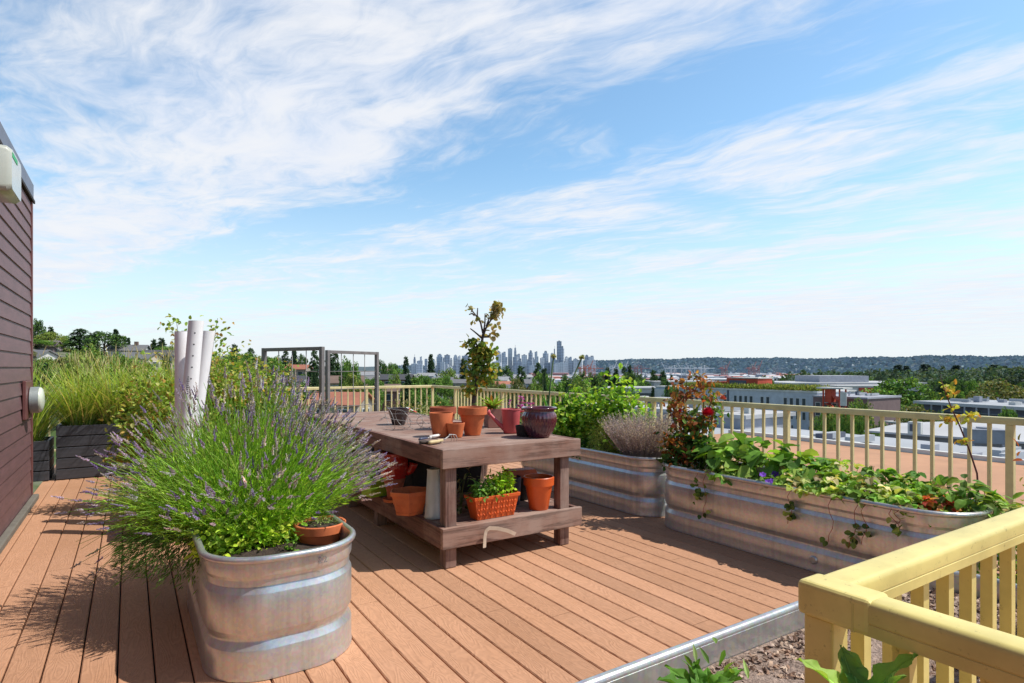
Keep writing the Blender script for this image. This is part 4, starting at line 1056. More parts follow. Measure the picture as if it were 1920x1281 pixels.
# --- round leafed squash along the tank
SQC = [(.12,.25,.035),(.18,.33,.045),(.08,.17,.03),(.27,.40,.07),(.06,.13,.025)]
def petiole_plant(name, label, x, y, z, r, h, n, L, W, cols, tri=False, group=None, cat='plant', ry=None, flowers=None, runners=()):
    t = thing(name, label, cat, (x, y, z), group=group); ry = ry or r
    a = rng.uniform(0, 6.28, n); q = np.sqrt(rng.uniform(0, 1, n))
    P = np.stack([np.cos(a)*q*r, np.sin(a)*q*ry, h*(1-.55*q*q)*rng.uniform(.45, 1.05, n)+.015], 1)
    o_ = np.stack([np.cos(a), np.sin(a), 0*a], 1)
    A = unit(o_+rng.normal(0, .5, (n, 3))*np.array([1,1,.6])); N = unit(UP+o_*.45*q[:, None]+rng.normal(0, .33, (n, 3)))
    lb = LB(); cols_ = pick(cols, n, .18); Ls = L*rng.uniform(.65, 1.2, n)
    if tri:
        S = unit(np.cross(A, N))
        for k, w in ((0, 1), (1, .9), (-1, .9)):
            lb.leaves(P, unit(A*(.25 if k else 1)+S*k), N+rng.normal(0, .12, (n, 3)), Ls*w, Ls*w*W/L, cols_*(1+.08*k), 'round', .3, .25)
    else: lb.leaves(P-A*Ls[:, None]*.5, A, N, Ls, Ls*W/L, cols_, 'round', .35, .16)
    part('foliage', lb.mesh('foliage', M['leaf']), None, t)
    mb = MB()
    for i in range(0, n, 3): mb.tube([(P[i,0]*.25, P[i,1]*.25, -.01), (P[i,0]*.8, P[i,1]*.8, P[i,2]*.7), P[i]-A[i]*Ls[i]*.45], [.003,.0026,.002], 4, col=(.20,.24,.08))
    part('stems', mb, M['attr'], t)
    if flowers:
        col, k, L2 = flowers; fl = LB()
        for _ in range(k):
            j = rng.integers(0, n); petals(fl, P[j]+np.array([-.02,-.02,.03]), 6, L2, L2*.8, col, (-.5,-.4,.8))
        part('blossoms', fl.mesh('blossoms', M['leaf']), None, t)
    for pts, leafs in runners:
        b = Vector((x, y, z)); pl = [Vector(p)-b for p in pts]
        rn_ = part('runner', MB().tube(pl, .0022, 5, col=(.32,.10,.07)), M['attr'], t, sm=True)
        if leafs:
            lb = LB()
            for (f_, k) in leafs:
                s_ = f_*(len(pl)-1); i = min(int(s_), len(pl)-2); p = pl[i].lerp(pl[i+1], s_-i)
                PP = np.tile(np.array(p), (k, 1))+rng.normal(0, .016, (k, 3)); lb.leaves(PP, rng.normal(0, .7, (k, 3))-UP*.5+np.array([-.4,-.2,0]), rng.normal(0, .5, (k, 3))+np.array([-.8,-.3,.3]), .045, .036, pick([(.10,.16,.04),(.06,.11,.03),(.22,.28,.08)], k), 'round', .2)
            part('runner_leaves', lb.mesh('runner_leaves', M['leaf']), None, rn_)
    return t
def drop(y, ln, wob=.02, sway=0.0):
    p = [(4.12, y, .58), (4.075, y+.005, .585), (4.055, y+.01, .55)]; k = 6
    for i in range(1, k+1): p.append((4.05-.004*random.random(), y+.01+wob*math.sin(i*1.4)+sway*i/k, .55-ln*i/k))
    return p
squash = [(4.38, 3.30, .30, .40, 62, 'round leafed squash plant right beside the rose bush'), (4.42, 2.98, .30, .39, 62, 'round leafed squash plant, second from the rose bush'), (4.46, 2.68, .27, .37, 50, 'dark squash plant at the right end of the squash row, against a railing post')]
for x, y, r, h, n_, lab in squash:
    petiole_plant('squash_plant', lab, x, y, .47, r, h, n_, .13, .115, SQC)
petiole_plant('pansy', 'small violet flowered pansies below the squash leaves', 4.2, 2.82, .5, .12, .12, 40, .04, .03, G_MID, flowers=((.17,.06,.45), 7, .028))
straw = [
 (4.24, 3.18, .20, .16, 46, 'strawberry plant hanging over the rim just below the squash', [(drop(3.36, .22, .02), [(.55,5),(.75,8),(.95,4)]), (drop(3.28, .33), [(.6,4),(.95,3)])]),
 (4.25, 2.62, .22, .20, 70, 'strawberry plant just right of the violet pansies', [(drop(2.52, .24), [(.55,9),(.8,10)])]),
 (4.50, 2.42, .24, .26, 70, 'taller strawberry plant at the back, right of the squash', ()),
 (4.24, 2.36, .22, .19, 78, 'pale strawberry plant with dry leaf bits in the middle of the tank', [(drop(2.22, .30), [(.97,2)])]),
 (4.50, 2.14, .24, .25, 74, 'bushy strawberry plant behind the pale one', ()),
 (4.24, 2.10, .21, .19, 76, 'strawberry plant with long bare runners', [(drop(2.04, .31, .015, .05), [(.6,5),(.75,6),(.9,5)]), (drop(2.0, .26), [(.7,4)])]),
 (4.50, 1.88, .22, .23, 66, 'dark leafy strawberry plant beside the red leaved patch', ()),
 (4.25, 1.88, .17, .16, 56, 'strawberry plant just left of the red leaved patch', [(drop(1.84, .16, .02, -.06), [(.7,6)]), (drop(1.80, .10), [(.9,3)])]),
]
for x, y, r, h, n_, lab, rs_ in straw:
    petiole_plant('strawberry_plant', lab, x, y, .48, r, h, n_, .062, .052, G_STRAW, tri=True, runners=rs_)
petiole_plant('red_leaf_plant', 'patch of orange and red turned strawberry leaves near the right end', 4.33, 1.73, .48, .15, .13, 46, .055, .045, [(.58,.09,.04),(.48,.17,.05),(.30,.05,.03),(.52,.28,.12),(.16,.22,.05)], tri=True, flowers=((.70,.07,.035), 5, .026))
petiole_plant('leafy_vine', 'bright green vine mounded over the right end of the long tank', 4.50, 1.62, .48, .22, .26, 110, .075, .055, [(.14,.25,.04),(.22,.32,.06),(.09,.17,.03),(.06,.12,.02)])
petiole_plant('leafy_vine', 'yellowish vine spilling off the end of the long tank', 4.62, 1.47, .46, .15, .16, 70, .06, .035, [(.24,.28,.06),(.32,.32,.10),(.16,.22,.05)])
# tall cane
dd = 4.15
cx0, cy0 = far(1832, dd); t = thing('rose_cane', 'tall thin reddish cane with sparse yellow leaves above the right railing', 'plant', (cx0, cy0, .5))
def cp(px, py, dy=0): r = (px-1832)*dd/F; return np.array([r*CS+dy*SN, -r*SN+dy*CS, EYE-(py-HY)*dd/F-.5])
part('cane', MB().tube([cp(1836, 945), cp(1832, 888), cp(1818, 845), cp(1800, 800), cp(1784, 765), cp(1772, 735), cp(1763, 706)], [.0065,.006,.0055,.005,.0045,.0035,.0012], 7, col=(.12,.035,.035)), M['attr'], t, sm=True)
lb = LB()
for px, py, n_, s_ in ((1776,722,12,4),(1780,738,16,7),(1790,765,8,5),(1772,785,12,7),(1812,784,22,9),(1830,780,8,7),(1805,828,14,5),(1776,792,8,5)):
    P = np.array([cp(px+rng.normal(0, s_), py+rng.normal(0, s_*.5), rng.normal(0, .02)) for _ in range(n_)])
    lb.leaves(P, rng.normal(0, 1, (n_, 3)), rng.normal(0, .5, (n_, 3))+UP, .042, .022, pick([(.45,.40,.06),(.36,.36,.08),(.42,.22,.06),(.25,.3,.06)], n_), 'round', .2)
part('foliage', lb.mesh('foliage', M['leaf']), None, t)
# drying leaves peeping in at the right edge
dd = 3.4; x, y = far(1915, dd)
bush('rose_twig', 'coral seed heads and leaves at the right picture edge', (x+.12, y-.05, .02), .12, .12, .98, 90, .05, .03, [(.4,.12,.06),(.2,.24,.05),(.3,.3,.1)], 'round', clumps=12, stems=8)
bush('ground_shrub', 'lush green shrub low behind the near railing at the right', (x+.15, y+.1, .0), .32, .32, .62, 900, .06, .03, G_BRIGHT+G_MID, 'round', clumps=26, stems=12)

# --- seedlings in the relief trough, bare twigs on the shelf
tx, ty, tz = TR.location
for i, (u_, h_, lab, cs) in enumerate(((.11, .10, 'bright green seedlings at the right end of the relief trough', [(.30,.44,.04),(.24,.38,.03)]), (-.0, .075, 'green seedlings in the middle of the relief trough', [(.24,.38,.03),(.12,.24,.03)]), (-.11, .05, 'small dark seedlings at the left end of the relief trough', G_MID))):
    a = TR.rotation_euler[2]
    bush('seedlings', lab, (tx+u_*math.cos(a)+.01*math.sin(a), ty+u_*math.sin(a)-.02, tz+.165), .075, .045, h_+.045, 260, .036, .022, [tuple(v*1.35 for v in c_) for c_ in cs], 'lance', clumps=20, stems=8, zlo=.2)
bush('dry_sprig', 'wilted dark sprig with a pale seed pod under the table', (tx-.16, ty+.22, tz), .10, .1, .30, 60, .05, .02, [(.05,.10,.03),(.16,.17,.09),(.3,.28,.18)], 'lance', clumps=8, stems=8)

# --- big leaved plants close to the viewer
def kale(label, x, y, z, n, L, W, base, cols, spread=.7):
    t = thing('broad_leaf_plant', label, 'plant', (x, y, base)); h = z-base
    a = np.linspace(0, 6.28, n, endpoint=False)*1.0+rng.normal(0, .25, n); le = rng.uniform(.15, spread, n)
    A = np.stack([np.sin(le)*np.cos(a), np.sin(le)*np.sin(a), np.cos(le)], 1)
    o_ = np.stack([np.cos(a), np.sin(a), 0*a], 1); N = unit(-o_*np.cos(le)[:, None]+UP*np.sin(le)[:, None])
    P = o_*.012+UP*(h+rng.uniform(-.05, .03, (n, 1)))
    lb = LB()
    # many stations for smooth, wavy leaves
    Ls = L*rng.uniform(.6, 1.05, n); cols_ = pick(cols, n, .12)
    for i in range(n):
        S = unit(np.cross(A[i], N[i])); st = 14; rows = []
        ph = rng.uniform(0, 6)
        for k in range(st+1):
            t_ = k/st; w = W*Ls[i]/L*(math.sin(math.pi*min(1, t_**.75))**.8*.5+.02*(1-t_)); c_ = P[i]+A[i]*Ls[i]*t_-N[i]*Ls[i]*.30*t_*t_
            row = []
            for s_ in (-1, -.66, -.33, -.08, 0, .08, .33, .66, 1):
                row.append(c_+S*w*s_+N[i]*(abs(s_)**1.3*w*.38+.006*math.sin(t_*17+ph+s_*2)*abs(s_)-.003*(1 if abs(s_) < .05 else 0)))
            rows.append(row)
        mb = MB(); vs = [v for r_ in rows for v in r_]; fs = [(k*9+j, k*9+j+1, (k+1)*9+j+1, (k+1)*9+j) for k in range(st) for j in range(8)]
        mb.add(vs, fs); lb.raw(mb, cols_[i])
        # pale midrib
        mr = MB().tube([(rows[k][4]+N[i]*.0012) for k in range(st)], list(np.linspace(.0032, .0008, st)), 5); lb.raw(mr, cols_[i]*1.5+np.array([.05,.06,.03]))
    o = part('foliage', lb.mesh('foliage', M['leaf']), None, t, sm=True)
    part('stalk', MB().tube([(0,0,0),(0.004,0,h*.5),(0,0,h)], [.009,.008,.007], 8, col=(.16,.22,.08)), M['attr'], t, sm=True)
    return t
KL = [(.17,.31,.07),(.22,.38,.08),(.13,.25,.08),(.20,.32,.13)]
kale('large grey green leaved plant in front of the corner railing post', .955, .478, .915, 15, .10, .046, .004, KL, 1.15)
kale('broad green leaved plant poking over the mulch tank rim', 1.10, .90, .675, 13, .115, .058, .44, [(.09,.20,.03),(.13,.26,.04)], .95)
bush('feathery_herb', 'feathery green herb among the broad leaves at the bottom edge', (1.165, .90, .45), .06, .06, .25, 420, .05, .013, [(.10,.20,.04),(.15,.27,.05),(.2,.3,.1)], 'lance', clumps=26, stems=16, inner=.2)

# ================================================================== BACKGROUND
def sstep(a, b, x): 
    t = np.clip((x-a)/(b-a), 0, 1); return t*t*(3-2*t)
def hgt(r, d):
    r = np.asarray(r, float); d = np.asarray(d, float)
    R_ = np.hypot(r, d); az = np.arctan2(r, np.maximum(d, 1e-3)*1.0)
    az = np.where(d < 0, np.sign(r)*(np.pi-abs(az)), az)
    b = np.interp(R_, [0, 100, 250, 600, 1500, 5000, 20000], [-14, -14, -18, -31, -48, -55, -55])
    ta = np.interp(az, [-1.6, -.75, -.60, -.47, -.36, -.20, -.05, .1], [24, 24, 20.5, 16, 13.5, 8, 4, 0])
    b = b + ta*sstep(50, 190, R_)*(1-.0*sstep(400, 900, R_))
    b = b + np.interp(az, [.25, .5, .75, 1.6], [0, 12, 18, 18])*sstep(300, 750, R_)*(1-sstep(1100, 2000, R_))
    rid = np.interp(az, [-1.6, -.3, .0, .10, .2, .45, .8, 1.6], [60, 60, 55, 120, 150, 152, 156, 150])
    rid = rid*(1+.05*np.sin(az*23)+.035*np.sin(az*61+1)+.02*np.sin(az*137))
    b = b + rid*sstep(5600, 7600, R_)
    return b
mb = MB()
rings = np.concatenate([[3], np.geomspace(14, 5000, 64), np.linspace(5400, 9000, 26), [14000, 24000]])
azs = np.linspace(-np.pi, np.pi, 361)[:-1]
rr, aa = np.meshgrid(rings, azs, indexing='ij')
r_, d_ = rr*np.sin(aa), rr*np.cos(aa); zz = hgt(r_, d_)
jit = np.where(rr > 6500, rng.normal(0, 4.0, zz.shape), rng.normal(0, .15, zz.shape)); zz = zz+jit
X = r_*CS+d_*SN; Y = -r_*SN+d_*CS
V = np.stack([X, Y, zz], -1).reshape(-1, 3); na = len(azs)
fs = [(i*na+k, i*na+(k+1) % na, (i+1)*na+(k+1) % na, (i+1)*na+k) for i in range(len(rings)-1) for k in range(na)]
fs.append(tuple(reversed(range(na))))
me = bpy.data.meshes.new('ground'); me.from_pydata(V.tolist(), [], fs)
m, nt, b = newmat('ground_cover')
tc = nd(nt, 'ShaderNodeTexCoord'); ln = nd(nt, 'ShaderNodeVectorMath', operation='LENGTH'); lk(nt, tc.outputs['Object'], ln.inputs[0])
n1 = noise(nt, tc.outputs['Object'], .03, 6, .65); n2 = noise(nt, tc.outputs['Object'], .22, 5, .6); n3 = noise(nt, tc.outputs['Object'], .006, 6, .7)
near = mixc(nt, ramp(nt, n1, [(.42, 0.0), (.55, 1.0)]), (.075,.11,.035), (.22,.20,.17))
near = mixc(nt, ramp(nt, n2, [(.45, 0.0), (.6, .7)]), near, (.05,.085,.03))
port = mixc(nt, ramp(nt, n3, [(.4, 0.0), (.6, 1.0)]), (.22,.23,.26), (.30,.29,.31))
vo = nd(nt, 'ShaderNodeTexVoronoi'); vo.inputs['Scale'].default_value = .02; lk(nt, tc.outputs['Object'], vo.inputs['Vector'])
hillc = mixc(nt, ramp(nt, noise(nt, tc.outputs['Object'], .009, 8, .75), [(.36, 0.0), (.62, 1.0)]), (.07,.10,.118), (.105,.14,.155))  # distance haze is put into this bluish hill colour
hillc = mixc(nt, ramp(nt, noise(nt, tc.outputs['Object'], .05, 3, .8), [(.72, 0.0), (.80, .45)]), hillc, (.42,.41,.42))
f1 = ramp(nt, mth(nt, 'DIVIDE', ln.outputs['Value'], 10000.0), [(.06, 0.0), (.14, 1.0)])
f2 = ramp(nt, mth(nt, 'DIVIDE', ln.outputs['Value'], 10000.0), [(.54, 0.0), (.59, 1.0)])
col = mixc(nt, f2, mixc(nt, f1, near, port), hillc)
lk(nt, col, b.inputs['Base Color']); b.inputs['Roughness'].default_value = .95; b.inputs['Specular IOR Level'].default_value = .1
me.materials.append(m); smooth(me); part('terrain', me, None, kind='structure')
def gz(x, y):
    r = x*CS-y*SN; d = x*SN+y*CS; return float(hgt(r, d))

# ------------------------------------------------------------------ trees
def broad(seed, cols, n=2600, nc=34, squat=1.0, open_=.0):
    global rng
    keep = rng; rng = np.random.default_rng(seed); rd_ = random.Random(seed)
    mb = MB(); mb.tube([(0,0,-.06),(.01,0,.15),(.0,.012,.38),(.01,.0,.62)], [.035,.028,.02,.008], 8, col=(.09,.07,.055))
    c_ = dirs(nc, -.5, 1.0)*rng.uniform(.45, 1, (nc, 1))**.6*np.array([.40, .40, .34*squat])+np.array([0,0,.60])
    c_ += rng.normal(0, .03, c_.shape)
    for i in range(0, nc, 3): mb.tube([(0,0,.3+.01*(i % 7)), (c_[i]*.5+np.array([0,0,.2])), c_[i]], [.012,.008,.003], 5, col=(.09,.07,.055))
    idx = rng.integers(0, nc, n); sz = rng.uniform(.07, .13, nc)
    dv = dirs(n, -1, 1); P = c_[idx]+dv*(sz[idx]*rng.uniform(.55, 1.0, n)**.5)[:, None]*np.array([1.15,1.15,.85])
    tint = rng.uniform(.7, 1.25, nc)[idx]
    lb = LB().leaves(P, unit(rng.normal(0, 1, (n, 3))), unit(dv*.7+UP*.5+rng.normal(0, .5, (n, 3))), rng.uniform(.035, .06, n), rng.uniform(.028, .045, n), np.clip(pick(cols, n, .2)*tint[:, None], .005, .8), 'diamond', .2)
    tr, cr = mb.mesh('trunk', M['attr']), lb.mesh('crown', M['far_leaf']); rng = keep; return tr, cr
def conifer(seed, cols, n=2800, w=.22):
    global rng
    keep = rng; rng = np.random.default_rng(seed)
    mb = MB(); mb.tube([(0,0,-.05),(0,0,.3),(0,0,.97)], [.022,.016,.003], 7, col=(.08,.06,.05))
    lb = LB(); nb = 130
    h = np.sort(rng.uniform(.10, .98, nb)); a = rng.uniform(0, 6.28, nb); L_ = w*(1-h)**.62*rng.uniform(.65, 1.15, nb)+.012
    for i in range(nb):
        d_ = np.array([math.cos(a[i]), math.sin(a[i]), rng.uniform(-.35, .12)]); k = max(4, int(n/nb))
        u = rng.uniform(.1, 1.05, k)[:, None]; P = np.array([0,0,h[i]])+d_*L_[i]*u+rng.normal(0, .010, (k, 3)); P[:, 2] -= (u[:, 0]**2)*L_[i]*.25
        lb.leaves(P, unit(d_+rng.normal(0, .6, (k, 3))-UP*.25), unit(UP+rng.normal(0, .4, (k, 3))), rng.uniform(.035, .065, k), rng.uniform(.018, .032, k), pick(cols, k, .2), 'diamond', .3)
    tr, cr = mb.mesh('trunk', M['attr']), lb.mesh('crown', M['far_leaf']); rng = keep; return tr, cr
TG = [(.075,.14,.028),(.10,.18,.035),(.05,.10,.024),(.13,.21,.04)]
TY = [(.15,.19,.04),(.19,.21,.05),(.11,.15,.035)]
TO = [(.12,.13,.045),(.15,.14,.05),(.09,.10,.035),(.17,.15,.07)]
TD = [(.025,.05,.022),(.035,.06,.026),(.02,.04,.02)]
TB = [(.035,.06,.045),(.05,.075,.055),(.06,.085,.05)]
K = dict(b1=broad(1, TG), b2=broad(2, TG, squat=.8), b3=broad(3, TD+TG[:2], squat=.95), y1=broad(4, TY, squat=.85), y2=broad(5, TY+TG, 2200), o1=broad(6, TO+TG[2:3], squat=.8),
         c1=conifer(7, TD), c2=conifer(8, TD+TG[2:3], w=.28), c3=conifer(9, TD, w=.17), d1=broad(10, TB, squat=.9), d2=conifer(12, [(.02,.038,.03),(.03,.05,.04)], w=.25), col=broad(13, TG+TY[:1], squat=1.0))
def tree(kind, px, ytop, D, ratio, label, name=None, group=None):
    x, y = far(px, D); g = gz(x, y); zt = EYE-(ytop-HY)*D/F; H_ = max(2.5, zt-g)
    nm = name or ('conifer_tree' if kind[0] == 'c' and kind != 'col' or kind == 'd2' else 'leafy_tree')
    t = thing(nm, label, 'tree', (x, y, g), random.uniform(0, 6.28), group)
    # ratio: pixel width of the crown
    wm = ratio*D/F*(1.45 if kind[0] == 'c' and kind != 'col' or kind == 'd2' else 1.12); bw = {'c1': .44, 'c2': .56, 'c3': .34, 'd2': .5}.get(kind, .9)
    t.scale = (wm/bw, wm/bw, H_/ (1.0 if kind[0] == 'c' or kind == 'd2' else .98))
    tr, cr = K[kind]; part('trunk', tr, None, t); part('crown', cr, None, t); return t
# left hillside
tree('b3', 70, 596, 210, 30, 'dark rounded tree highest on the left hillside, next to the siding', 'leafy_tree')
tree('c1', 95, 612, 215, 16, 'small pointed conifer just right of the highest dark hillside tree')
tree('y1', 94, 620, 170, 42, 'yellow green bushy tree below the small conifer near the siding')
tree('b1', 120, 628, 190, 30, 'mid green hillside tree between the yellow bush and the spreading dark conifer')
tree('c2', 150, 616, 150, 50, 'broad dark spreading conifer on the left hillside')
tree('b3', 196, 620, 145, 62, 'big round dark green tree in the middle of the left hillside')
tree('c3', 217, 617, 180, 14, 'narrow dark conifer rising over the right side of the big round tree')
tree('c2', 172, 626, 175, 36, 'dark conifer between the spreading conifer and the big round tree')
tree('c3', 234, 631, 220, 10, 'slim conifer left of the pair on the hill skyline')
tree('c3', 241, 633, 222, 9, 'slim conifer right of the pair on the hill skyline')
tree('c1', 303, 633, 230, 20, 'skyline conifer left of the white pipes')
tree('c1', 288, 636, 235, 18, 'lower skyline conifer beside the one left of the white pipes')
tree('b2', 315, 645, 150, 45, 'green tree directly behind the leftmost white pipe')
tree('o1', 120, 668, 110, 50, 'olive brown bush under the spreading conifer')
tree('y2', 80, 672, 100, 50, 'yellow green bush low on the hillside beside the siding')
tree('c1', 440, 645, 260, 20, 'dark conifer on the skyline between the pipes and the trellis')
tree('c2', 470, 652, 240, 24, 'broad dark conifer left of the left trellis')
# behind the trellis
tree('c2', 535, 656, 200, 22, 'dark conifer seen in the upper left squares of the left trellis')
tree('c3', 552, 652, 230, 12, 'narrow conifer seen through the middle wires of the left trellis')
tree('b3', 567, 662, 210, 18, 'round dark tree seen through the left trellis right of the narrow conifer')
tree('c2', 590, 655, 150, 26, 'tall dark conifer filling the right squares of the left trellis')
tree('c1', 618, 663, 160, 22, 'dark conifer just behind the left post of the right trellis')
tree('c2', 629, 660, 165, 24, 'dark conifer in the first column of the right trellis')
tree('b2', 656, 664, 120, 36, 'broad dark green tree in the middle of the right trellis', None)
tree('b3', 716, 673, 260, 18, 'dark round tree just right of the right trellis')
tree('b1', 738, 679, 220, 30, 'bushy green tree between the trellis and the first slim city towers')
tree('c1', 761, 668, 300, 15, 'pointed conifer right of the trellis, before the slim city towers')
tree('c3', 808, 664, 330, 14, 'dark pointed conifer in front of the left cluster of city towers')
tree('c1', 869, 672, 280, 20, 'dark conifer just left of the little potted tree')
tree('b2', 782, 700, 150, 56, 'round green tree low behind the far railing corner')
tree('b1', 815, 707, 170, 50, 'green tree right of the far railing corner')
tree('y2', 840, 693, 260, 40, 'sunlit tree below the left cluster of city towers')
tree('b3', 945, 684, 270, 34, 'dark wide tree just right of the little potted tree')
tree('b1', 925, 700, 230, 36, 'green tree behind the little potted tree')
tree('c2', 977, 685, 230, 30, 'large dark conifer right of the little potted tree')
tree('c2', 1008, 679, 250, 26, 'tallest dark conifer left of the seed stalks')
tree('c1', 1020, 690, 240, 22, 'dark conifer touching the upright seed stalk')
tree('b1', 1062, 712, 170, 60, 'green tree between the two dark seed stalks')
tree('y2', 1085, 708, 150, 50, 'light green tree to the right of the leaning seed stalk')
for i, (k_, px, yt, w, lab) in enumerate((('b1',1122,696,24,'rounded green tree at the left end of the dark conifer row'),('c1',1139,688,16,'first conifer of the dark row above the leafy vegetables'),('c1',1155,690,16,'second conifer of the dark row above the leafy vegetables'),
        ('c2',1171,687,22,'wide conifer in the middle of the dark row'),('c1',1180,684,15,'tallest conifer of the dark row'),('b3',1198,698,24,'round dark tree at the right end of the dark row'),('c2',1226,693,24,'dark conifer left of the white apartment block'),('c1',1242,695,20,'dark conifer touching the corner of the white apartment block'))):
    tree(k_, px, yt, 300, w, lab)
# right side
tree('b1', 1679, 706, 150, 108, 'huge round leafy tree right of the brown building')
tree('b3', 1745, 722, 155, 44, 'smaller dark leafy tree beside the huge round one')
tree('o1', 1880, 708, 150, 100, 'large olive spreading tree at the right edge of the view')
tree('b2', 1835, 722, 170, 40, 'dark green tree left of the large olive tree')
tree('o1', 1722, 755, 100, 70, 'olive brown low tree in front of the long dark roofed building')
tree('b2', 1755, 765, 98, 40, 'small green tree right of the olive brown one')
tree('y2', 1612, 752, 105, 44, 'light green tree in front of the brown building, right side')
tree('y1', 1563, 757, 105, 40, 'light green tree in front of the brown building, left side')
tree('b1', 1590, 762, 100, 30, 'green tree between the two light trees by the brown building')
tree('b1', 1895, 762, 85, 40, 'green bushy tree at the right end of the long dark roofed building')
tree('y2', 1845, 765, 95, 30, 'small light green tree against the long dark roofed building')
for i, (px, lab) in enumerate(((1538,'first column shaped green tree seen through the right railing'),(1566,'second column shaped green tree seen through the right railing'),(1592,'third column shaped green tree seen through the right railing'),(1616,'fourth column shaped green tree seen through the right railing'),(1650,'last column shaped green tree, left of the grey low building'))):
    tree('col' if i < 3 else 'b1', px, 779+(i % 2)*3, 72, 26, lab)
for i, (px, yt, w) in enumerate(((1684,682,24),(1700,684,18),(1735,681,30),(1792,683,24),(1866,682,28),(1880,684,26))):
    tree('d2', px, yt, 620, w, ['tall dark conifer standing left of a slimmer one in the far right wood','slim conifer just right of a taller one in the far right wood','broad conifer clump top in the middle of the far right wood','single pointed conifer right of the middle of the far right wood','left one of two conifer tops near the right edge of the far wood','right one of two conifer tops near the right edge of the far wood'][i])
# nobody can tell these apart: fill between the houses
kinds = ['b1','b2','b3','y1','y2','o1','c1','c2','b1','b2']
def fill(n, px0, px1, D0, D1, y0, y1, w0, w1, lab, grp, ks=kinds):
    for _ in range(n):
        px = random.uniform(px0, px1); D = random.uniform(D0, D1); k_ = random.choice(ks); yt = random.uniform(y0(px) if callable(y0) else y0, y1)
        wp = random.uniform(w0, w1)*(150/D)**.5
        tree(k_, px, yt-(6 if k_[0] == 'c' else 0), D, wp*(.45 if k_[0] == 'c' else 1), lab, group=grp)
fill(80, 40, 520, 80, 240, lambda p: 640+max(0, p-330)*.12, 695, 30, 62, 'tree among the houses on the left hillside', 'trees among the houses on the left hillside')
fill(100, 480, 1010, 100, 380, lambda p: 692+max(0, p-600)*.03, 745, 22, 46, 'tree among the houses below the city skyline', 'trees among the houses below the skyline')
fill(46, 1000, 1262, 140, 360, 694, 745, 26, 50, 'dark tree in the belt below the harbour cranes', 'trees in the belt below the harbour cranes', ['b1','b2','b3','c1','c2','b3'])
fill(30, 1400, 1920, 240, 420, 698, 722, 26, 44, 'dark leafy tree in the belt before the right hand wood', 'trees in the belt before the right hand wood', ['b3','b2','d1','b3','b1'])
# the far wood, one mass
lb = LB()
def woodpatch(n, px0, px1, D0, D1, hh, cols, q=46):
    for _ in range(n):
        px = rng.uniform(px0, px1); D = rng.uniform(D0, D1); x, y = far(px, D); g = gz(x, y); H_ = rng.uniform(*hh); w = H_*rng.uniform(.35, .6)
        dv = dirs(q, -.3, 1); con = rng.uniform() < .3
        P = dv*np.array([w, w, H_*.5])+np.array([x, y, g+H_*.5])
        if con: u = rng.uniform(0, 1, q); P = np.stack([x+w*.6*(1-u)*np.cos(dv[:, 0]*9), y+w*.6*(1-u)*np.sin(dv[:, 0]*9), g+H_*1.1*u], 1)
        lb.leaves(P, unit(rng.normal(0, 1, (q, 3))), unit(dv+UP*.5), H_*.17, H_*.14, pick(cols, q, .2)*rng.uniform(.75, 1.2), 'diamond', .2)
woodpatch(620, 1470, 1960, 430, 1000, (13, 20), TB+[(.05,.08,.04)])
woodpatch(130, 1250, 1560, 480, 900, (8, 12), TB)
woodpatch(90, 1100, 1330, 500, 900, (7, 10), TB)
o = part('far_wood', lb.mesh('far_wood', M['far_leaf']), None, kind='stuff')
# tree fringe of the far ridge
lb = LB()
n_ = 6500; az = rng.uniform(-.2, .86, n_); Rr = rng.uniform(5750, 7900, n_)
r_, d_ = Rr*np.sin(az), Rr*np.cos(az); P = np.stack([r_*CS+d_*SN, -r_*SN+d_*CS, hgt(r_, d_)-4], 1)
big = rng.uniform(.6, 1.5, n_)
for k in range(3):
    lb.leaves(P+rng.normal(0, 9, (n_, 3))*np.array([1,1,.2]), UP+rng.normal(0, .35, (n_, 3)), unit(-P+rng.normal(0, 300, (n_, 3))), 24*big, 26*big, pick([(.30,.37,.41),(.37,.43,.45),(.24,.30,.35)], n_, .1), 'diamond', 0, 0)  # pale bluish tones put the distance haze into the tree colour
o = part('ridge_wood', lb.mesh('ridge_wood', M['attr']), None, kind='stuff')

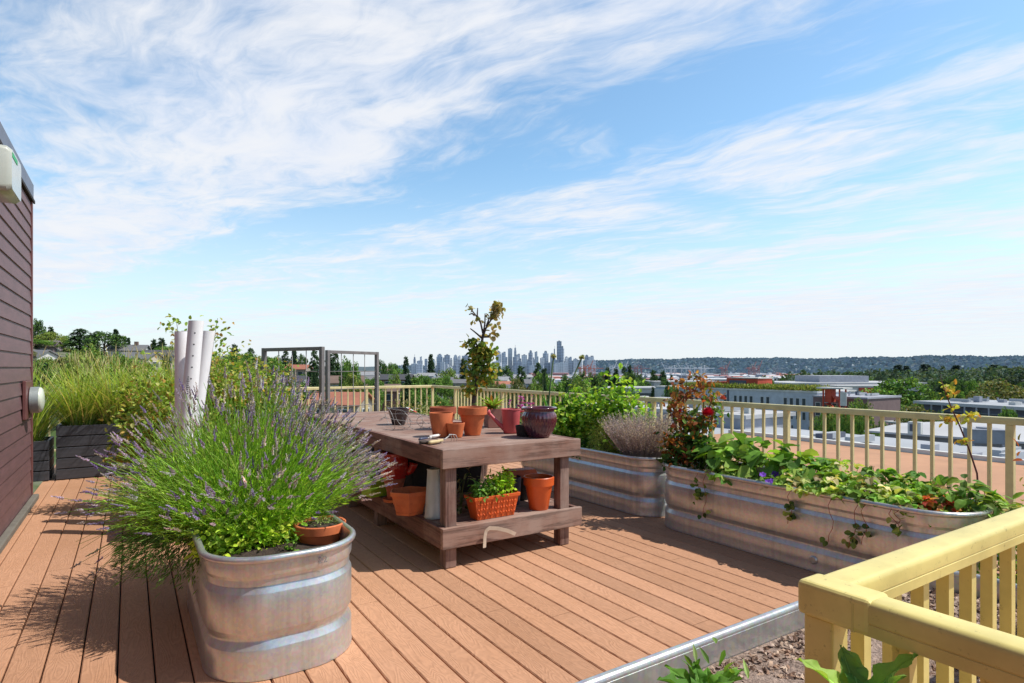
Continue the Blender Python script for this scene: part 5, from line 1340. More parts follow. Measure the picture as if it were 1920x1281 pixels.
# ------------------------------------------------------------------ houses
def cm(name, c, **k): 
    if name not in M: M[name] = pm(name, c, tuple(x*.8 for x in c), k.get('rough', .8), sc=k.get('sc', .8))
    return M[name]
WALLS = dict(white=(.62,.61,.58), cream=(.52,.46,.36), grey=(.34,.35,.37), brown=(.23,.15,.12), red=(.24,.13,.11), blue=(.30,.36,.44), tan=(.36,.31,.25), mauve=(.30,.22,.24))
ROOFS = dict(grey=(.17,.17,.18), dark=(.08,.08,.09), brown=(.18,.12,.095), light=(.36,.36,.37), terracotta=(.42,.16,.10), mauve=(.22,.17,.20))
cm('house_glass', (.06,.08,.10), rough=.15); cm('house_trim', (.62,.62,.6))
def house(label, px, ytop, D, w, dpt, rz, wall, roof, st=1, group=None, chim=False):
    D = D*1.2 if px > 340 else D; w *= .70; dpt *= .66; x, y = far(px, D); g = gz(x, y); zr = EYE-(ytop-HY)*D/F; g = min(g, zr-2.6-1.4)
    wall_h = zr-g-min(2.2, dpt*.25); rh = zr-g-wall_h
    t = thing('house', label, 'house', (x, y, g), -TH+rz, group); hw, hd = w/2, dpt/2
    wm, rm = cm('house_wall_'+wall, WALLS[wall]), cm('house_roof_'+roof, ROOFS[roof])
    mb = MB(); 
    pent = [(-hd, 0), (hd, 0), (hd, wall_h), (0, wall_h+rh-.05), (-hd, wall_h)]
    mb.loft([[(-hw, p, z) for p, z in pent], [(hw, p, z) for p, z in pent]]); part('wall', mb, wm, t)
    mb = MB(); ov = .45
    k_ = rh/hd
    prof = [(-hd-ov, wall_h-ov*k_), (0, wall_h+rh), (hd+ov, wall_h-ov*k_), (hd+ov, wall_h-ov*k_+.18), (0, wall_h+rh+.2), (-hd-ov, wall_h-ov*k_+.18)]
    mb.loft([[(-hw-ov, p, z) for p, z in prof], [(hw+ov, p, z) for p, z in prof]]); rf = part('roof', mb, rm, t)
    if chim: part('chimney', MB().box(hw*.3, hw*.3+.8, -.4, .4, wall_h+rh*.6, wall_h+rh+1.0), cm('house_wall_brown', WALLS['brown']), rf)
    nwin = max(2, int(w/3.2)); zz_ = wall_h-1.9
    for i in range(nwin):
        cx_ = -hw+w*(i+.5)/nwin; ww = .75
        wf = part('window', MB().box(cx_-ww, cx_+ww, -hd-.07, -hd-.004, zz_, zz_+1.35), M['house_trim'], t)
        part('pane', MB().box(cx_-ww+.12, cx_+ww-.12, -hd-.09, -hd-.071, zz_+.12, zz_+1.23), M['house_glass'], wf)
    wf = part('window', MB().box(hw+.004, hw+.07, -1.0, 1.0, zz_, zz_+1.35), M['house_trim'], t); part('pane', MB().box(hw+.071, hw+.09, -.86, .86, zz_+.12, zz_+1.23), M['house_glass'], wf)
    return t
HS = [(75,640,150,11,8,.3,'mauve','mauve','mauve roofed house on the hillside nearest the siding',0),(66,658,120,9,7,-.2,'white','grey','small pale house low beside the siding',0),(243,648,150,11,8,.25,'white','grey','grey roofed white house above the tall grass on the left hillside',1),
 (262,662,120,10,7,-.15,'cream','grey','low cream house right of the grey roofed white one',0),(300,658,140,9,7,.5,'grey','dark','dark roofed house just left of the white pipes',0),(430,668,190,10,8,.1,'white','grey','white house behind the berry shrub',1),(470,676,170,9,7,-.3,'blue','grey','pale blue house left of the trellis',0),
 (520,673,175,12,8,.2,'grey','grey','wide grey house seen through the left trellis',0),(560,685,150,9,7,-.1,'tan','terracotta','terracotta roofed house seen through the left trellis',0),(548,706,120,9,7,.0,'grey','dark','grey house low behind the lavender tips',0),
 (645,706,110,11,8,.35,'cream','brown','brown roofed house seen through the right trellis',1),(690,697,190,11,8,-.25,'white','light','white gabled house at the right post of the right trellis',0),(684,706,150,10,7,.6,'grey','grey','grey roofed house behind the right trellis',0),(728,690,280,10,8,.2,'cream','brown','cream house just right of the trellis',1),
 (745,703,150,13,8,-.1,'red','dark','dark roofed red house left of the railing corner',0),(770,706,190,9,7,.4,'white','grey','white house just above the railing corner',0),(800,700,240,12,8,-.2,'blue','light','pale blue house right of the railing corner',0),(830,708,210,12,8,.15,'white','grey','grey roofed white house under the left city towers',0),
 (860,712,180,10,7,.1,'tan','grey','tan house left of the little potted tree',0),(935,707,200,12,8,-.3,'white','light','white house right of the little potted tree',0),(945,716,170,11,8,.25,'tan','terracotta','terracotta roofed house right of the little potted tree',0),(958,722,150,10,7,-.1,'white','grey','white house directly above the railing by the terracotta roof',0),
 (1002,712,180,10,8,.1,'blue','grey','pale blue house behind the upright seed stalk',0),(1015,722,150,10,7,.4,'cream','brown','cream house behind the plum pot',0),(900,698,330,12,9,.1,'white','grey','distant white house behind the potted tree',0),(985,703,340,12,9,.3,'white','light','distant white house under the tall conifer',0),
 (715,722,100,10,7,.1,'red','brown','red brown house low behind the far railing',0),(640,738,60,9,7,-.2,'tan','terracotta','terracotta roofed house low behind the right trellis',0)]
for px, yt, D, w, dp_, rz, wl_, rf_, lab, ch in HS: house(lab, px, yt, D, w, dp_, rz, wl_, rf_, chim=bool(ch))

# ------------------------------------------------------------------ larger buildings on the right (they follow the deck axes)
def winrow(t, face, x, ys, z0, z1, w, glass, proud=.05):
    for y in ys:
        if w < 1 and random.random() < .28: continue
        wf = part('window', MB().box(x-proud, x-.004, y-w/2, y+w/2, z0, z1), M['house_trim'], t)
        part('pane', MB().box(x-proud-.02, x-proud-.001, y-w/2+.1, y+w/2-.1, z0+.1, z1-.1), glass, wf)
cm('block_white', (.50,.54,.60)); cm('block_white2', (.62,.62,.62)); cm('block_brown', (.20,.135,.135)); cm('green_roof', (.13,.17,.04), sc=.5); cm('red_panel', (.50,.07,.035)); cm('white_roof', (.50,.50,.51), sc=.15)
cm('slate_wall', (.10,.11,.15)); cm('grey_wall', (.20,.225,.26)); cm('pale_grey', (.36,.37,.42)); cm('tan_roof', (.50,.26,.14), sc=.6); cm('membrane', (.40,.42,.45), sc=.12); cm('mauve_wall', (.36,.34,.38))
# white apartment block with a planted roof
t = thing('apartment_block', 'long white apartment block with planted roof edge beyond the right railing', 'building', (128, 73.5, -14.5))
part('wall', MB().box(0, 16, 0, 48, 0, 10.4), M['block_white'], t)
part('roof_parapet', MB().box(-.25, 16.2, -.2, 48.2, 10.401, 10.75), M['house_trim'], t)
lb = LB(); n_ = 5200; P = np.stack([rng.uniform(-.1, 6, n_), rng.uniform(0, 38, n_), 10.75+rng.uniform(0, .8, n_)*np.abs(np.sin(np.linspace(0, 40, n_)))], 1)
lb.leaves(P, unit(rng.normal(0, .6, (n_, 3))+UP), unit(rng.normal(0, 1, (n_, 3))), .9, .35, pick([(.16,.19,.04),(.11,.14,.03),(.2,.2,.06)], n_), 'diamond', .2)
part('roof_planting', lb.mesh('roof_planting', M['far_leaf']), None, t, kind='stuff')
part('joint_strip', MB().box(-.12, -.003, 23.0, 23.5, .0, 10.3), M['slate_wall'], t)
for fl_ in range(3):
    winrow(t, 0, 0, [1.6+1.5*i for i in range(27) if i not in (14,)], 1.0+3.1*fl_, 2.9+3.1*fl_, .85 if fl_ % 2 else .95, M['house_glass'])
part('end_bay', MB().box(-.6, -.003, 42, 47.8, 0, 9.9), M['block_white2'], t)
t2 = thing('roof_penthouse', 'red orange penthouse box on the planted roof of the white block', 'building', (131, 90.4, -3.72))
part('wall', MB().box(0, 6, 0, 9.1, 0, 2.5), M['red_panel'], t2); part('roof', MB().box(-.2, 6.2, -.2, 7.5, 2.501, 2.75), M['house_trim'], t2)
part('wing', MB().box(.5, 6, 9.11, 12.6, 0, 1.6), M['red_panel'], t2); part('shaded_opening', MB().box(-.05, -.003, 3.2, 8.2, .2, 2.0), M['slate_wall'], t2)
# brown block next to it
t = thing('apartment_block', 'dark brown block with tall white framed windows next to the white block', 'building', (126, 62, -14.5))
part('wall', MB().box(0, 14, 0, 11.3, 0, 9.6), M['block_brown'], t); part('roof_parapet', MB().box(-.2, 14.2, -.2, 11.45, 9.601, 9.95), M['pale_grey'], t)
for fl_ in range(2): winrow(t, 0, 0, [1.2+1.8*i for i in range(6)], 1.6+3.9*fl_, 4.6+3.9*fl_, 1.15, M['house_glass'])
# red stair tower in front of the brown block
t = thing('stair_tower', 'red steel stair tower with white panel against the brown block', 'tower', (122.5, 65.6, -14.5))
mb = MB()
for xx in (0, 2.4):
    for yy in (0, 3.4): mb.box(xx, xx+.25, yy, yy+.25, 0, 11.6)
part('frame', mb, M['red_panel'], t); part('canopy', MB().box(-.6, 3.0, -1.0, 4.6, 11.61, 11.9), M['house_trim'], t)
mb = MB()
for i in range(4): mb.bar((1.2, .2, 1+2.6*i), (1.2, 3.3, 3.3+2.6*i), 1.4, .22)
part('flights', mb, M['red_panel'], t); part('white_panel', MB().box(-.1, -.02, -1.4, -.1, 8.2, 11), M['house_trim'], t); part('red_wall', MB().box(.3, 2.2, 2.0, 3.3, 8.8, 11.5), M['red_panel'], t)
# grey white complex beyond
for (px, yt, D, w, dp_, mtn, lab, pen) in ((1566,718,260,60,30,'pale_grey','pale grey stepped building behind the brown block',1),(1618,724,240,34,18,'white_roof','low pale building with red end behind the huge round tree',2),(1502,724,255,30,18,'red_panel','low building with red wall behind the planted roof',0),
        (1275,716,300,34,20,'white_roof','white industrial shed behind the rose bush',0),(1320,712,420,30,20,'pale_grey','pale shed above the rose bush',0),(1180,728,230,26,16,'white_roof','white shed behind the leafy vegetables',0)):
    x, y = far(px, D); zt = EYE-(yt-HY)*D/F; g = gz(x, y)
    t = thing('commercial_building', lab, 'building', (x, y, g), -TH+.1)
    part('wall', MB().box(-w/2, w/2, -dp_/2, dp_/2, 0, zt-g), M[mtn], t); part('roof', MB().box(-w/2-.4, w/2+.4, -dp_/2-.4, dp_/2+.4, zt-g+.002, zt-g+.5), M['white_roof'], t)
    part('window_band', MB().box(-w/2+1, w/2-1, -dp_/2-.1, -dp_/2-.004, zt-g-3, zt-g-1.6), M['house_glass'], t)
    if pen == 1: part('roof_storey', MB().box(-w*.22, w*.15, -dp_*.3, dp_*.3, zt-g+.51, zt-g+3.2), M['pale_grey'], t)
    if pen == 2: part('red_end', MB().box(-w*.25, w*.05, -dp_/2-.3, -dp_/2-.11, zt-g-4, zt-g-.4), M['red_panel'], t)
# long slate building with pale flat roof
p0, p1 = far(1732, 104), far(1990, 84)
ang = math.atan2(p1[1]-p0[1], p1[0]-p0[0]); L_ = math.hypot(p1[0]-p0[0], p1[1]-p0[1])
t = thing('long_building', 'long low slate blue building with pale flat roof at the right', 'building', (p0[0], p0[1], -14.5), ang)
zr = EYE-62*104/F+14.5
part('wall', MB().box(0, L_, 0, 14, 0, zr-.5), M['slate_wall'], t); part('roof', MB().box(-1.2, L_+1, -1.0, 15, zr-.499, zr), M['membrane'], t)
L_long, zr_long = L_, zr
mb = MB()
for i in range(11): mb.box(2+i*L_/11, 2.18+i*L_/11, -.9, -.7, 0, zr-.502)
part('colonnade', mb, M['pale_grey'], t)
for i in range(10): 
    wf = part('window', MB().box(3+i*L_/11, 5.6+i*L_/11, -.06, -.004, zr-3.0, zr-1.4), M['grey_wall'], t); part('pane', MB().box(3.15+i*L_/11, 5.45+i*L_/11, -.08, -.061, zr-2.85, zr-1.55), M['house_glass'], wf)
t = thing('covered_walk', 'pale flat walkway roof in front of the long slate building', 'roof', (*far(1800, 92), -10.6), ang)
part('roof_sheet', MB().box(-12, 16, -2, 2, 2.6, 2.85), M['white_roof'], t)
mb = MB()
for i in range(6): mb.box(-11+i*5, -10.8+i*5, -1.8, -1.6, -4, 2.598)
part('posts', mb, M['pale_grey'], t)
# lower tan roof of the neighbouring wing and the pale roof beyond it
t = thing('lower_roof', 'broad tan lower roof just beyond the right railing', 'roof', (6.4, -14, -14.2))
part('roof_surface', MB().box(0, 28.0, 0, 40, 10.9, 11.2), M['tan_roof'], t); part('wing_wall', MB().box(.3, 27.7, .3, 39.7, 0, 10.898), M['mauve_wall'], t)
part('edge_parapet', MB().box(28.01, 28.4, 0, 40, 10.7, 11.42), M['house_trim'], t)
t = thing('pale_roof', 'pale grey flat roof with vents beyond the tan roof', 'roof', (36, -6, -14.3))
part('roof_surface', MB().box(0, 14, 0, 44, 10.0, 10.3), M['membrane'], t); part('wing_wall', MB().box(.2, 13.8, .2, 43.8, 0, 9.998), M['mauve_wall'], t)
for x_, y_, s_ in ((3, 26, .9), (2.2, 21, .6), (5, 30, .7)): part('roof_vent', MB().box(x_, x_+s_, y_, y_+s_*1.6, 10.302, 10.302+s_*.7), M['house_trim'], t, bevel=.05)
# grey building with white roof, unit and boxes
p0, p1 = far(1655, 54), far(1990, 45); ang = math.atan2(p1[1]-p0[1], p1[0]-p0[0])
t = thing('grey_building', 'low grey building with broad white hipped roof seen through the right railing', 'building', (p0[0], p0[1], -4.6), ang)
zt = EYE-120*54/F+4.6; L_ = math.hypot(p1[0]-p0[0], p1[1]-p0[1])
part('wall', MB().box(0, L_, 0, 9, -3, zt-.05), M['grey_wall'], t)
mb = MB(); mb.loft([[(-1.2,-1,zt-.04),(L_+1,-1,zt-.04),(L_+1,10,zt-.04),(-1.2,10,zt-.04)], [(-1.2,-1,zt+.12),(L_+1,-1,zt+.12),(L_+1,10,zt+.12),(-1.2,10,zt+.12)], [(4,4.2,zt+.95),(L_-3,4.2,zt+.95),(L_-3,5,zt+.95),(4,5,zt+.95)]]); part('roof', mb, M['white_roof'], t)
part('window_band', MB().box(1, L_-1, -.06, -.004, zt-1.5, zt-.7), M['house_glass'], t)
x, y = far(1716, 49); t = thing('air_conditioner', 'white air conditioning unit with dark grille on the pale roof', 'air conditioner', (x, y, -4.0), ang); t.scale = (.62, .62, .62)
part('case', MB().box(-.75,.75,-.5,.5,.001,1.6), M['house_trim'], t, bevel=.04); part('grille', MB().box(-.5,.35,-.56,-.503,.35,1.3), M['slate_wall'], t, bevel=.02)
x, y = far(1845, 42); t = thing('roof_unit', 'big grey box shaped roof unit at the right before the white roof', 'roof unit', (x, y, -4.0), ang+.5); t.scale = (.62, .62, .62)
part('case', MB().box(-1.6,1.6,-1.3,1.3,.25,1.75), M['grey_wall'], t, bevel=.05); part('lid', MB().box(-1.7,1.7,-1.4,1.4,1.76,1.86), M['pale_grey'], t); part('fan_cowl', MB().lathe([(.7,1.861),(.75,2.05),(.6,2.08)], 20), M['pale_grey'], t, auto=40)
mb = MB()
for a, b_ in ((-1.5,-1.2),(1.3,-1.2),(-1.5,1.0),(1.3,1.0)): mb.box(a, a+.2, b_, b_+.2, .001, .248)
part('feet', mb, M['pale_grey'], t)
# pale mauve building behind the right railing middle
t = thing('flat_roofed_building', 'pale flat roofed building with grey walls behind the squash plants', 'building', (46, 33, -14))
part('wall', MB().box(0, 7, 0, 22, 0, 10.9), M['pale_grey'], t); part('roof', MB().box(-.3, 7.3, -.3, 22.3, 10.902, 11.25), M['white_roof'], t)
part('lower_wing', MB().box(-4, -.01, 4, 22, 0, 9.0), M['mauve_wall'], t); part('door', MB().box(-4.08, -4.004, 7, 8.1, 6.2, 8.4), M['grey_wall'], t)
for x_, y_ in ((4, 8), (6, 15), (3, 18)): part('roof_vent', MB().box(x_, x_+1.4, y_, y_+1.8, 11.253, 12.0), M['pale_grey'], t, bevel=.05)
# two vans in the street
def clutter(root, x0, x1, y0, y1, z, n):
    for i in range(n):
        x, y = random.uniform(x0, x1), random.uniform(y0, y1); k = random.random()
        if k < .45: part('roof_vent', MB().box(x-.5, x+.5, y-.35, y+.35, z, z+random.uniform(.4, 1.0)), M[random.choice(('pale_grey', 'house_trim', 'slate_wall'))], root)
        elif k < .8: part('vent_pipe', MB().tube([(x, y, z), (x, y, z+random.uniform(.5, 1.1))], .14, 8), M['pale_grey'], root)
        else: part('duct', MB().box(x-1.6, x+1.6, y-.25, y+.25, z+.1, z+.55), M['membrane'], root)
for o_ in list(C.objects):
    if o_.parent is None and 'label' in o_:
        l_ = o_['label']
        if 'flat roofed building' in l_: clutter(o_, .8, 6.2, 1, 21, 11.255, 14)
        elif l_.startswith('pale grey flat roof'): clutter(o_, 1, 12, 8, 40, 10.303, 16)
        elif l_.startswith('dark brown block'): clutter(o_, 1, 12, 1, 10, 9.955, 7)
        elif l_.startswith('long low slate'): clutter(o_, 3, L_long-3, 1, 12, zr_long+.003, 14)
        elif l_.startswith('low grey building with'): clutter(o_, 4, 12, 3, 7, 1.2+0, 0)
def van(label, px, D, rz):
    x, y = far(px, D); g = gz(x, y); t = thing('parked_van', label, 'van', (x, y, g), rz)
    prof = [(-2.4,.35),(2.3,.35),(2.4,.9),(2.1,1.1),(1.5,1.95),(-2.35,2.05),(-2.45,1.0)]
    part('body', MB().loft([[(a, -.95, z) for a, z in prof], [(a, .95, z) for a, z in prof]]), M['house_trim'], t, bevel=.08)
    part('side_glass', MB().box(-1.9, 1.2, -.97, -.953, 1.15, 1.75), M['house_glass'], t)
    for a in (-1.5, 1.5):
        for s_ in (-1, 1):
            w_ = MB().tube([(a, s_*.80, .34), (a, s_*.98, .34)], .34, 16); part('wheel', w_, M['dark'], t)
van('white van in the street seen between balusters left of the rose bush', 1228, 190, -.5); van('white van in the street seen between balusters just behind the rose bush', 1262, 185, -.5)

# ------------------------------------------------------------------ city skyline
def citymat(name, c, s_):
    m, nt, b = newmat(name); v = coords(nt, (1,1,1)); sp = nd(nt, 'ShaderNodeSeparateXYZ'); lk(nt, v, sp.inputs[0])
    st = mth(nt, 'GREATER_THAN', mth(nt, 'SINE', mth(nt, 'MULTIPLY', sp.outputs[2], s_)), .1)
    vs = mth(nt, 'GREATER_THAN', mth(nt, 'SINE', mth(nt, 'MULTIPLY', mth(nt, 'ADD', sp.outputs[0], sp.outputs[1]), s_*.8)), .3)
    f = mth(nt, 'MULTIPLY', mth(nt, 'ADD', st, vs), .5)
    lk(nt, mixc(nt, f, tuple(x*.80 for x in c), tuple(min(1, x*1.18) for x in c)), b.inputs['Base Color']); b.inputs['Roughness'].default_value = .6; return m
CM = [citymat('tower_blue_grey', (.42,.48,.55), .32), citymat('tower_pale', (.56,.60,.64), .42), citymat('tower_dark', (.33,.38,.45), .26), citymat('tower_mid', (.48,.53,.57), .5)]  # tower tones lightened so the colour carries the distance haze
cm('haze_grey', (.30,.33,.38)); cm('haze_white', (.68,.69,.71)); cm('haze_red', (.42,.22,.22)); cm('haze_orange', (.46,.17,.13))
TW = [(777.5,4,670,2,'thin mast topped tower at the far left of the city'),(790,5,669,1,'second slim tower from the left of the city'),(799,5,673,0,'third slim tower from the left of the city'),(813.5,7,675,3,'short tower left of the left cluster'),(824.5,11,665,0,'broad flat topped tower of the left cluster'),(832,6,671,1,'tower in the middle of the left cluster'),
 (838.7,10,666,2,'wide tower at the right of the left cluster'),(846,6,672,3,'short tower ending the left cluster'),(854,8,666,0,'notched tower left of the potted tree'),(862,7,668,1,'paired tower left of the potted tree'),(874,14,667,2,'wide block tower touching the potted tree'),(889,9,665,0,'tower hidden behind the potted tree crown'),
 (935,10,660,1,'tower just right of the potted tree'),(946,11,661,0,'rounded tower second from the potted tree'),(956.7,8,653,3,'tall tower third from the potted tree'),(967,11,667,2,'broad shoulder of the spired tower'),(966,4,652,2,'thin spired tower left of the centre'),(973,8,664,0,'tower right of the spired tower'),
 (983,10,666,1,'stout tower before the stepped tall one'),(995,9,658,2,'stepped tall tower in the city centre'),(996,14,670,0,'low wide block under the stepped tower'),(1006,7,660,3,'slim tall tower right of the stepped one'),(1017,8,671,1,'low tower left of the broad twin'),(1023,11,659,0,'broad tall tower left of the black skyscraper'),
 (1035,7,663,3,'tower close left of the black skyscraper'),(1040,3,654,2,'needle tower beside the black skyscraper'),(1048.5,9,639,2,'tallest black skyscraper of the city'),(1054.5,7,650,2,'lower shoulder of the tallest skyscraper'),(1062,6,669,1,'pale tower right of the tallest skyscraper'),(1070,9,670,0,'short tower right of the pale one'),(1079,8,673,3,'low tower near the leaning seed stalk'),(1089,8,674,1,'low pale tower behind the leaning seed stalk'),(1100,8,666,2,'isolated tower right of the leaning seed stalk'),(1110,12,669,0,'rightmost wide tower of the city')]
DC = 5000.0
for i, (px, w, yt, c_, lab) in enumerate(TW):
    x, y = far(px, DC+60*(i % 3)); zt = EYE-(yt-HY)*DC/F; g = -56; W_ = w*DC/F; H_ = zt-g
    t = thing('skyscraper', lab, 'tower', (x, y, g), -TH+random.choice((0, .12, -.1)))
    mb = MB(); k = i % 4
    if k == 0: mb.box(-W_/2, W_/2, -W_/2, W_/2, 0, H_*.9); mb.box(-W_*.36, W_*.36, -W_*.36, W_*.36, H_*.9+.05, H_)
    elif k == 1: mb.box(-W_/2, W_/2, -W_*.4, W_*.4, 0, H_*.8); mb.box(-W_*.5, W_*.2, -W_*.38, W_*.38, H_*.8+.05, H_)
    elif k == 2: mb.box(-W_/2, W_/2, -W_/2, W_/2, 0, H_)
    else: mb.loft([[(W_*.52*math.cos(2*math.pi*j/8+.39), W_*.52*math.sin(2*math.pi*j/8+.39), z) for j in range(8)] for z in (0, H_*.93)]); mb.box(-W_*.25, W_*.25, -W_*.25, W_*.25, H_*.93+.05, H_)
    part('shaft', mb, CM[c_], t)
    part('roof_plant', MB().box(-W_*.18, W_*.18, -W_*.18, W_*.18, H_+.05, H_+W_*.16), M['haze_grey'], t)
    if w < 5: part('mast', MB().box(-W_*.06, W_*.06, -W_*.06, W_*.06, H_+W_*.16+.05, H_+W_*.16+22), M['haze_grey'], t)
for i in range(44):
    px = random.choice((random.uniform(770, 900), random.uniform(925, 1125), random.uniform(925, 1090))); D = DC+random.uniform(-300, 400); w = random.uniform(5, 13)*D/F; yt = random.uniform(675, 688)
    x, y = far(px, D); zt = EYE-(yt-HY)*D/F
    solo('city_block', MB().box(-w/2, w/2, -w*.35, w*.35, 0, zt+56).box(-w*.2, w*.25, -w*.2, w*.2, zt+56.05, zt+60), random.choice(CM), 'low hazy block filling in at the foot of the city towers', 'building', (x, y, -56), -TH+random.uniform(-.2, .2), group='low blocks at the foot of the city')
# ------------------------------------------------------------------ harbour: sheds and cranes
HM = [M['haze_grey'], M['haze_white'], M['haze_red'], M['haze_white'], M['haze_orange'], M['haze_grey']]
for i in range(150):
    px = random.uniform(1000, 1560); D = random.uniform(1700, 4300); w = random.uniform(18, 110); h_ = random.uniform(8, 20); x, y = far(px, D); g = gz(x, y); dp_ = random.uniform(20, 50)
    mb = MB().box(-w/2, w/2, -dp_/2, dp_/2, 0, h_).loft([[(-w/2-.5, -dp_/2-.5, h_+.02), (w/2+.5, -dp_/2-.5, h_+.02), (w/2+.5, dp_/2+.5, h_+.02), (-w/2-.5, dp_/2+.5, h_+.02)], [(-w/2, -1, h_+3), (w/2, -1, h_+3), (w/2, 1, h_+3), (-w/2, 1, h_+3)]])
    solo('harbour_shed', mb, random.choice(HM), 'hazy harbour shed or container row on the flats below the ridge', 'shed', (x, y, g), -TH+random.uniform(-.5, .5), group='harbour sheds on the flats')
def crane(label, px, D, ytop, col, up, rz):
    x, y = far(px, D); g = gz(x, y); H_ = 46; t = thing('gantry_crane', label, 'crane', (x, y, g), -TH+rz); mt = M[col]
    tip = EYE-(ytop-HY)*D/F-g
    mb = MB(); q = 2.6
    for a in (-11, 11):
        for b_ in (-9, 9): mb.bar((a, b_, 0), (a, b_, H_), q, q)
        mb.bar((a, -9, 16), (a, 9, 16), q, q); mb.bar((a, -9, H_-2), (a, 9, H_-2), q, q)
    for b_ in (-9, 9): mb.bar((-11, b_, 20), (11, b_, 20), q, q); mb.bar((-11, b_, 20), (11, b_, H_), 1.5, 1.5)
    part('frame', mb, mt, t)
    part('girder', MB().bar((-32, 0, H_+3), (13, 0, H_+3), 5, 4), mt, t)
    part('machinery_house', MB().box(-22, -8, -4, 4, H_+5.2, H_+11), mt, t)
    mb = MB()
    e = (13+ (18 if up else 46), 0, max(H_+14, tip) if up else H_+5); mb.bar((13, 0, H_+3), e, 4, 3.2); mb.bar((8, 0, H_+20), ((13+e[0])/2, 0, (H_+3+e[2])/2), 1.2, 1.2); mb.bar((8, -3, H_+3), (8, 0, H_+20), 2, 2); mb.bar((8, 3, H_+3), (8, 0, H_+20), 2, 2); mb.bar((8, 0, H_+20), (-22, 0, H_+5), 1.2, 1.2)
    part('boom', mb, mt, t)
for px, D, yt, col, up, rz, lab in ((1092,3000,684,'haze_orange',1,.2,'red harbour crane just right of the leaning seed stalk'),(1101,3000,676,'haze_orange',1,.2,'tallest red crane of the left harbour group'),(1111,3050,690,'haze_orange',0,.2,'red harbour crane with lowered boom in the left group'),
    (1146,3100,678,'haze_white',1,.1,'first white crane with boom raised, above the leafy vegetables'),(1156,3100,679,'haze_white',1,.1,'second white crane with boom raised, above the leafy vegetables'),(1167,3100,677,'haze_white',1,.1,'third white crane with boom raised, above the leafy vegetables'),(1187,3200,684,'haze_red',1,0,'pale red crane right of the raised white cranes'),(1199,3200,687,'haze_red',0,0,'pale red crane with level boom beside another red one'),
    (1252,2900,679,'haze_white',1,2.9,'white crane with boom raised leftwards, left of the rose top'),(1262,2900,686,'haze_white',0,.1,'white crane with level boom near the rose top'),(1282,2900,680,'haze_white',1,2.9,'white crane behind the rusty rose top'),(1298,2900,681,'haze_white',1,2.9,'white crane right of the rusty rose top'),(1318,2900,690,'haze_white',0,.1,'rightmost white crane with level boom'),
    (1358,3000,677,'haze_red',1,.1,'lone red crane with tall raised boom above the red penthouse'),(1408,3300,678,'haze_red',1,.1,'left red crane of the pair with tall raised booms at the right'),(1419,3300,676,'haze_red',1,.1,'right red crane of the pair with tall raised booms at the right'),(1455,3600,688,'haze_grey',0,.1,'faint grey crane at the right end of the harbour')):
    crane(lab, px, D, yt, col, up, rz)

# ================================================================== SKY, SUN, CAMERA
sc = bpy.context.scene
w = bpy.data.worlds.new('World'); sc.world = w; w.use_nodes = True; nt = w.node_tree
bg = nt.nodes['Background']
SUN_EL = R(55); sdir = Vector((CS*math.cos(SUN_EL), -SN*math.cos(SUN_EL), math.sin(SUN_EL)))
sky = nd(nt, 'ShaderNodeTexSky', sky_type='NISHITA'); sky.sun_disc = False; sky.sun_elevation = SUN_EL; sky.sun_rotation = math.atan2(sdir.x, sdir.y)
sky.altitude = 50; sky.air_density = 1.0; sky.dust_density = .6; sky.ozone_density = 1.2
tc = nd(nt, 'ShaderNodeTexCoord'); nv = nd(nt, 'ShaderNodeVectorMath', operation='NORMALIZE'); lk(nt, tc.outputs['Generated'], nv.inputs[0])
def dotv(v):
    n = nd(nt, 'ShaderNodeVectorMath', operation='DOT_PRODUCT'); lk(nt, nv.outputs[0], n.inputs[0]); n.inputs[1].default_value = v; return n.outputs['Value']
upv = mth(nt, 'MAXIMUM', dotv((0,0,1)), .012)
rv, fv = Vector((CS, -SN, 0)), Vector((SN, CS, 0))
sv = rv*.68+fv*.735; ev = rv*-.735+fv*.68
S_ = mth(nt, 'DIVIDE', dotv(tuple(sv)), upv); T_ = mth(nt, 'DIVIDE', dotv(tuple(ev)), upv)
def combo(a, b_, c_=0.0):
    n = nd(nt, 'ShaderNodeCombineXYZ')
    for i, v in enumerate((a, b_, c_)):
        if isinstance(v, (int, float)): n.inputs[i].default_value = v
        else: lk(nt, v, n.inputs[i])
    return n.outputs[0]
pv = combo(S_, T_)
warp = mth(nt, 'SUBTRACT', noise(nt, pv, .55, 4, .55), .5)
Sw = mth(nt, 'ADD', S_, mth(nt, 'MULTIPLY', warp, .95))
# cloud cover as a function of distance across the streak direction
def smap(lo, hi): 
    n = nd(nt, 'ShaderNodeMapRange'); n.inputs['From Min'].default_value = lo; n.inputs['From Max'].default_value = hi; n.clamp = True
    return n
mr = smap(-1.0, 15.0); lk(nt, Sw, mr.inputs['Value'])
P_ = lambda s_: (s_+1)/16
cover = ramp(nt, mr.outputs[0], [(P_(-.6), .36), (P_(.30), .50), (P_(.75), .84), (P_(1.45), .90), (P_(1.78), .50), (P_(2.02), .20), (P_(2.35), .30), (P_(2.68), .66), (P_(3.0), .70), (P_(3.5), .50), (P_(4.6), .46), (P_(5.15), .80), (P_(5.7), .50), (P_(7.4), .62), (P_(8.8), .86), (P_(14.5), .90)])
fine = noise(nt, combo(mth(nt, 'MULTIPLY', Sw, 1.7), mth(nt, 'MULTIPLY', T_, .8)), 1.9, 9, .58, .5)
wisp = noise(nt, combo(mth(nt, 'MULTIPLY', S_, 1.0), mth(nt, 'MULTIPLY', T_, 1.0), 3.3), .95, 8, .56, .8)
fila = noise(nt, combo(mth(nt, 'MULTIPLY', Sw, 4.2), mth(nt, 'MULTIPLY', T_, 1.3), 7.7), 2.6, 8, .6, .9)
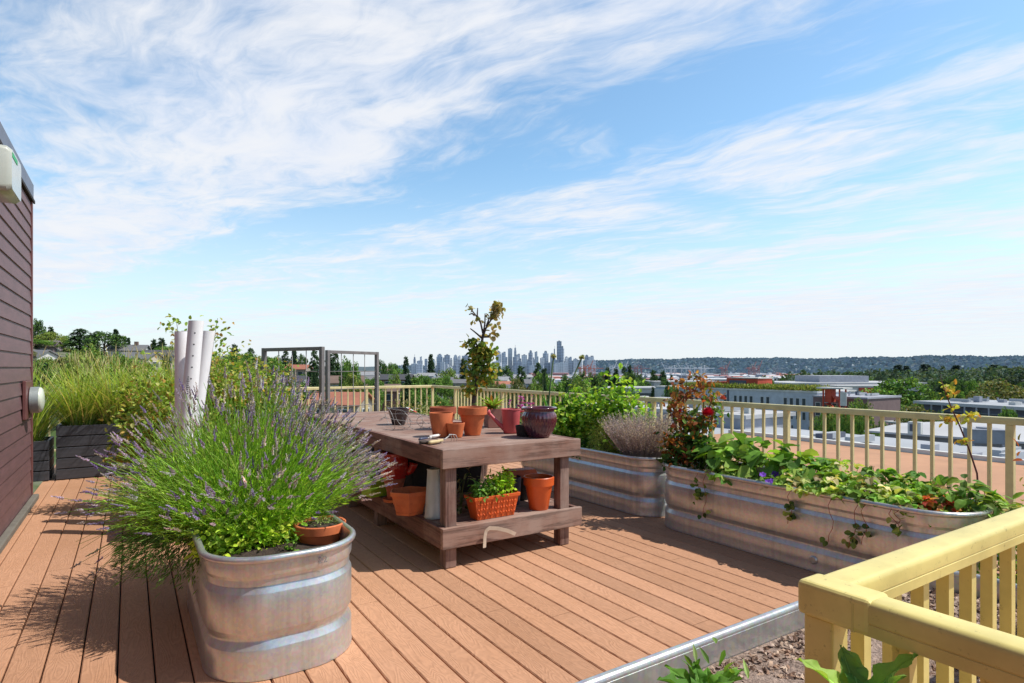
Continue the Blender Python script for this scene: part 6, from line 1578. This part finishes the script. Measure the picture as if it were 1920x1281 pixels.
mott = mth(nt, 'ADD', mth(nt, 'ADD', mth(nt, 'MULTIPLY', fine, .44), mth(nt, 'MULTIPLY', wisp, .30)), mth(nt, 'MULTIPLY', fila, .26))
# density = clamp((cover + (noise-.5)*gain - .42) * k)
den = mth(nt, 'ADD', cover, mth(nt, 'MULTIPLY', mth(nt, 'SUBTRACT', mott, .5), 2.6))
dn = smap(.28, 1.05); dn.interpolation_type = 'SMOOTHSTEP'; lk(nt, den, dn.inputs['Value'])
lowf = smap(.0, .06); lk(nt, dotv((0,0,1)), lowf.inputs['Value'])
dens = mth(nt, 'MULTIPLY', dn.outputs[0], mth(nt, 'ADD', .55, mth(nt, 'MULTIPLY', lowf.outputs[0], .40)))
skyc = mixc(nt, 1.0, sky.outputs[0], (1.34, 1.60, 1.58), 'MULTIPLY')
hz = smap(.0, .34); hz.interpolation_type = 'SMOOTHSTEP'; lk(nt, dotv((0,0,1)), hz.inputs['Value'])
HAZE = (6.1, 6.75, 7.2); CLOUD = (6.9, 7.05, 7.4)
skyc = mixc(nt, mth(nt, 'MULTIPLY', mth(nt, 'SUBTRACT', 1.0, hz.outputs[0]), .72), skyc, HAZE)
shade = mixc(nt, ramp(nt, fine, [(.3, 0.0), (.62, 1.0)]), (6.0, 6.5, 7.5), CLOUD)
fin = mixc(nt, dens, skyc, shade)
# sky dimmed overhead, out of view, to cut the fill light
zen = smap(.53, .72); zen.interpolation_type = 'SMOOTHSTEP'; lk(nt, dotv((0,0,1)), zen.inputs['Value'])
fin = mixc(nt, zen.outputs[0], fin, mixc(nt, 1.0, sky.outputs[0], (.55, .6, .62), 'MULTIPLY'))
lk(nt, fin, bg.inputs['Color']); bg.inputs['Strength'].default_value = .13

sl = bpy.data.lights.new('sun', 'SUN'); sl.energy = 5.0; sl.angle = R(.5); sl.color = (1.0, .955, .88)
so = bpy.data.objects.new('sun', sl); C.objects.link(so); so.rotation_euler = sdir.to_track_quat('Z', 'Y').to_euler(); so.location = (20, -15, 30)
cam = bpy.data.cameras.new('camera'); co = bpy.data.objects.new('camera', cam); C.objects.link(co)
cam.sensor_width = 36; cam.lens = F/1920*36; cam.shift_y = 49.5/1920; cam.clip_start = .05; cam.clip_end = 40000
co.location = (0, 0, EYE); co.rotation_euler = (R(90), 0, -TH); sc.camera = co
sc.view_settings.view_transform = 'Standard'; sc.view_settings.look = 'None'; sc.view_settings.exposure = 0
sc.cycles.max_bounces = 8; sc.cycles.transparent_max_bounces = 8
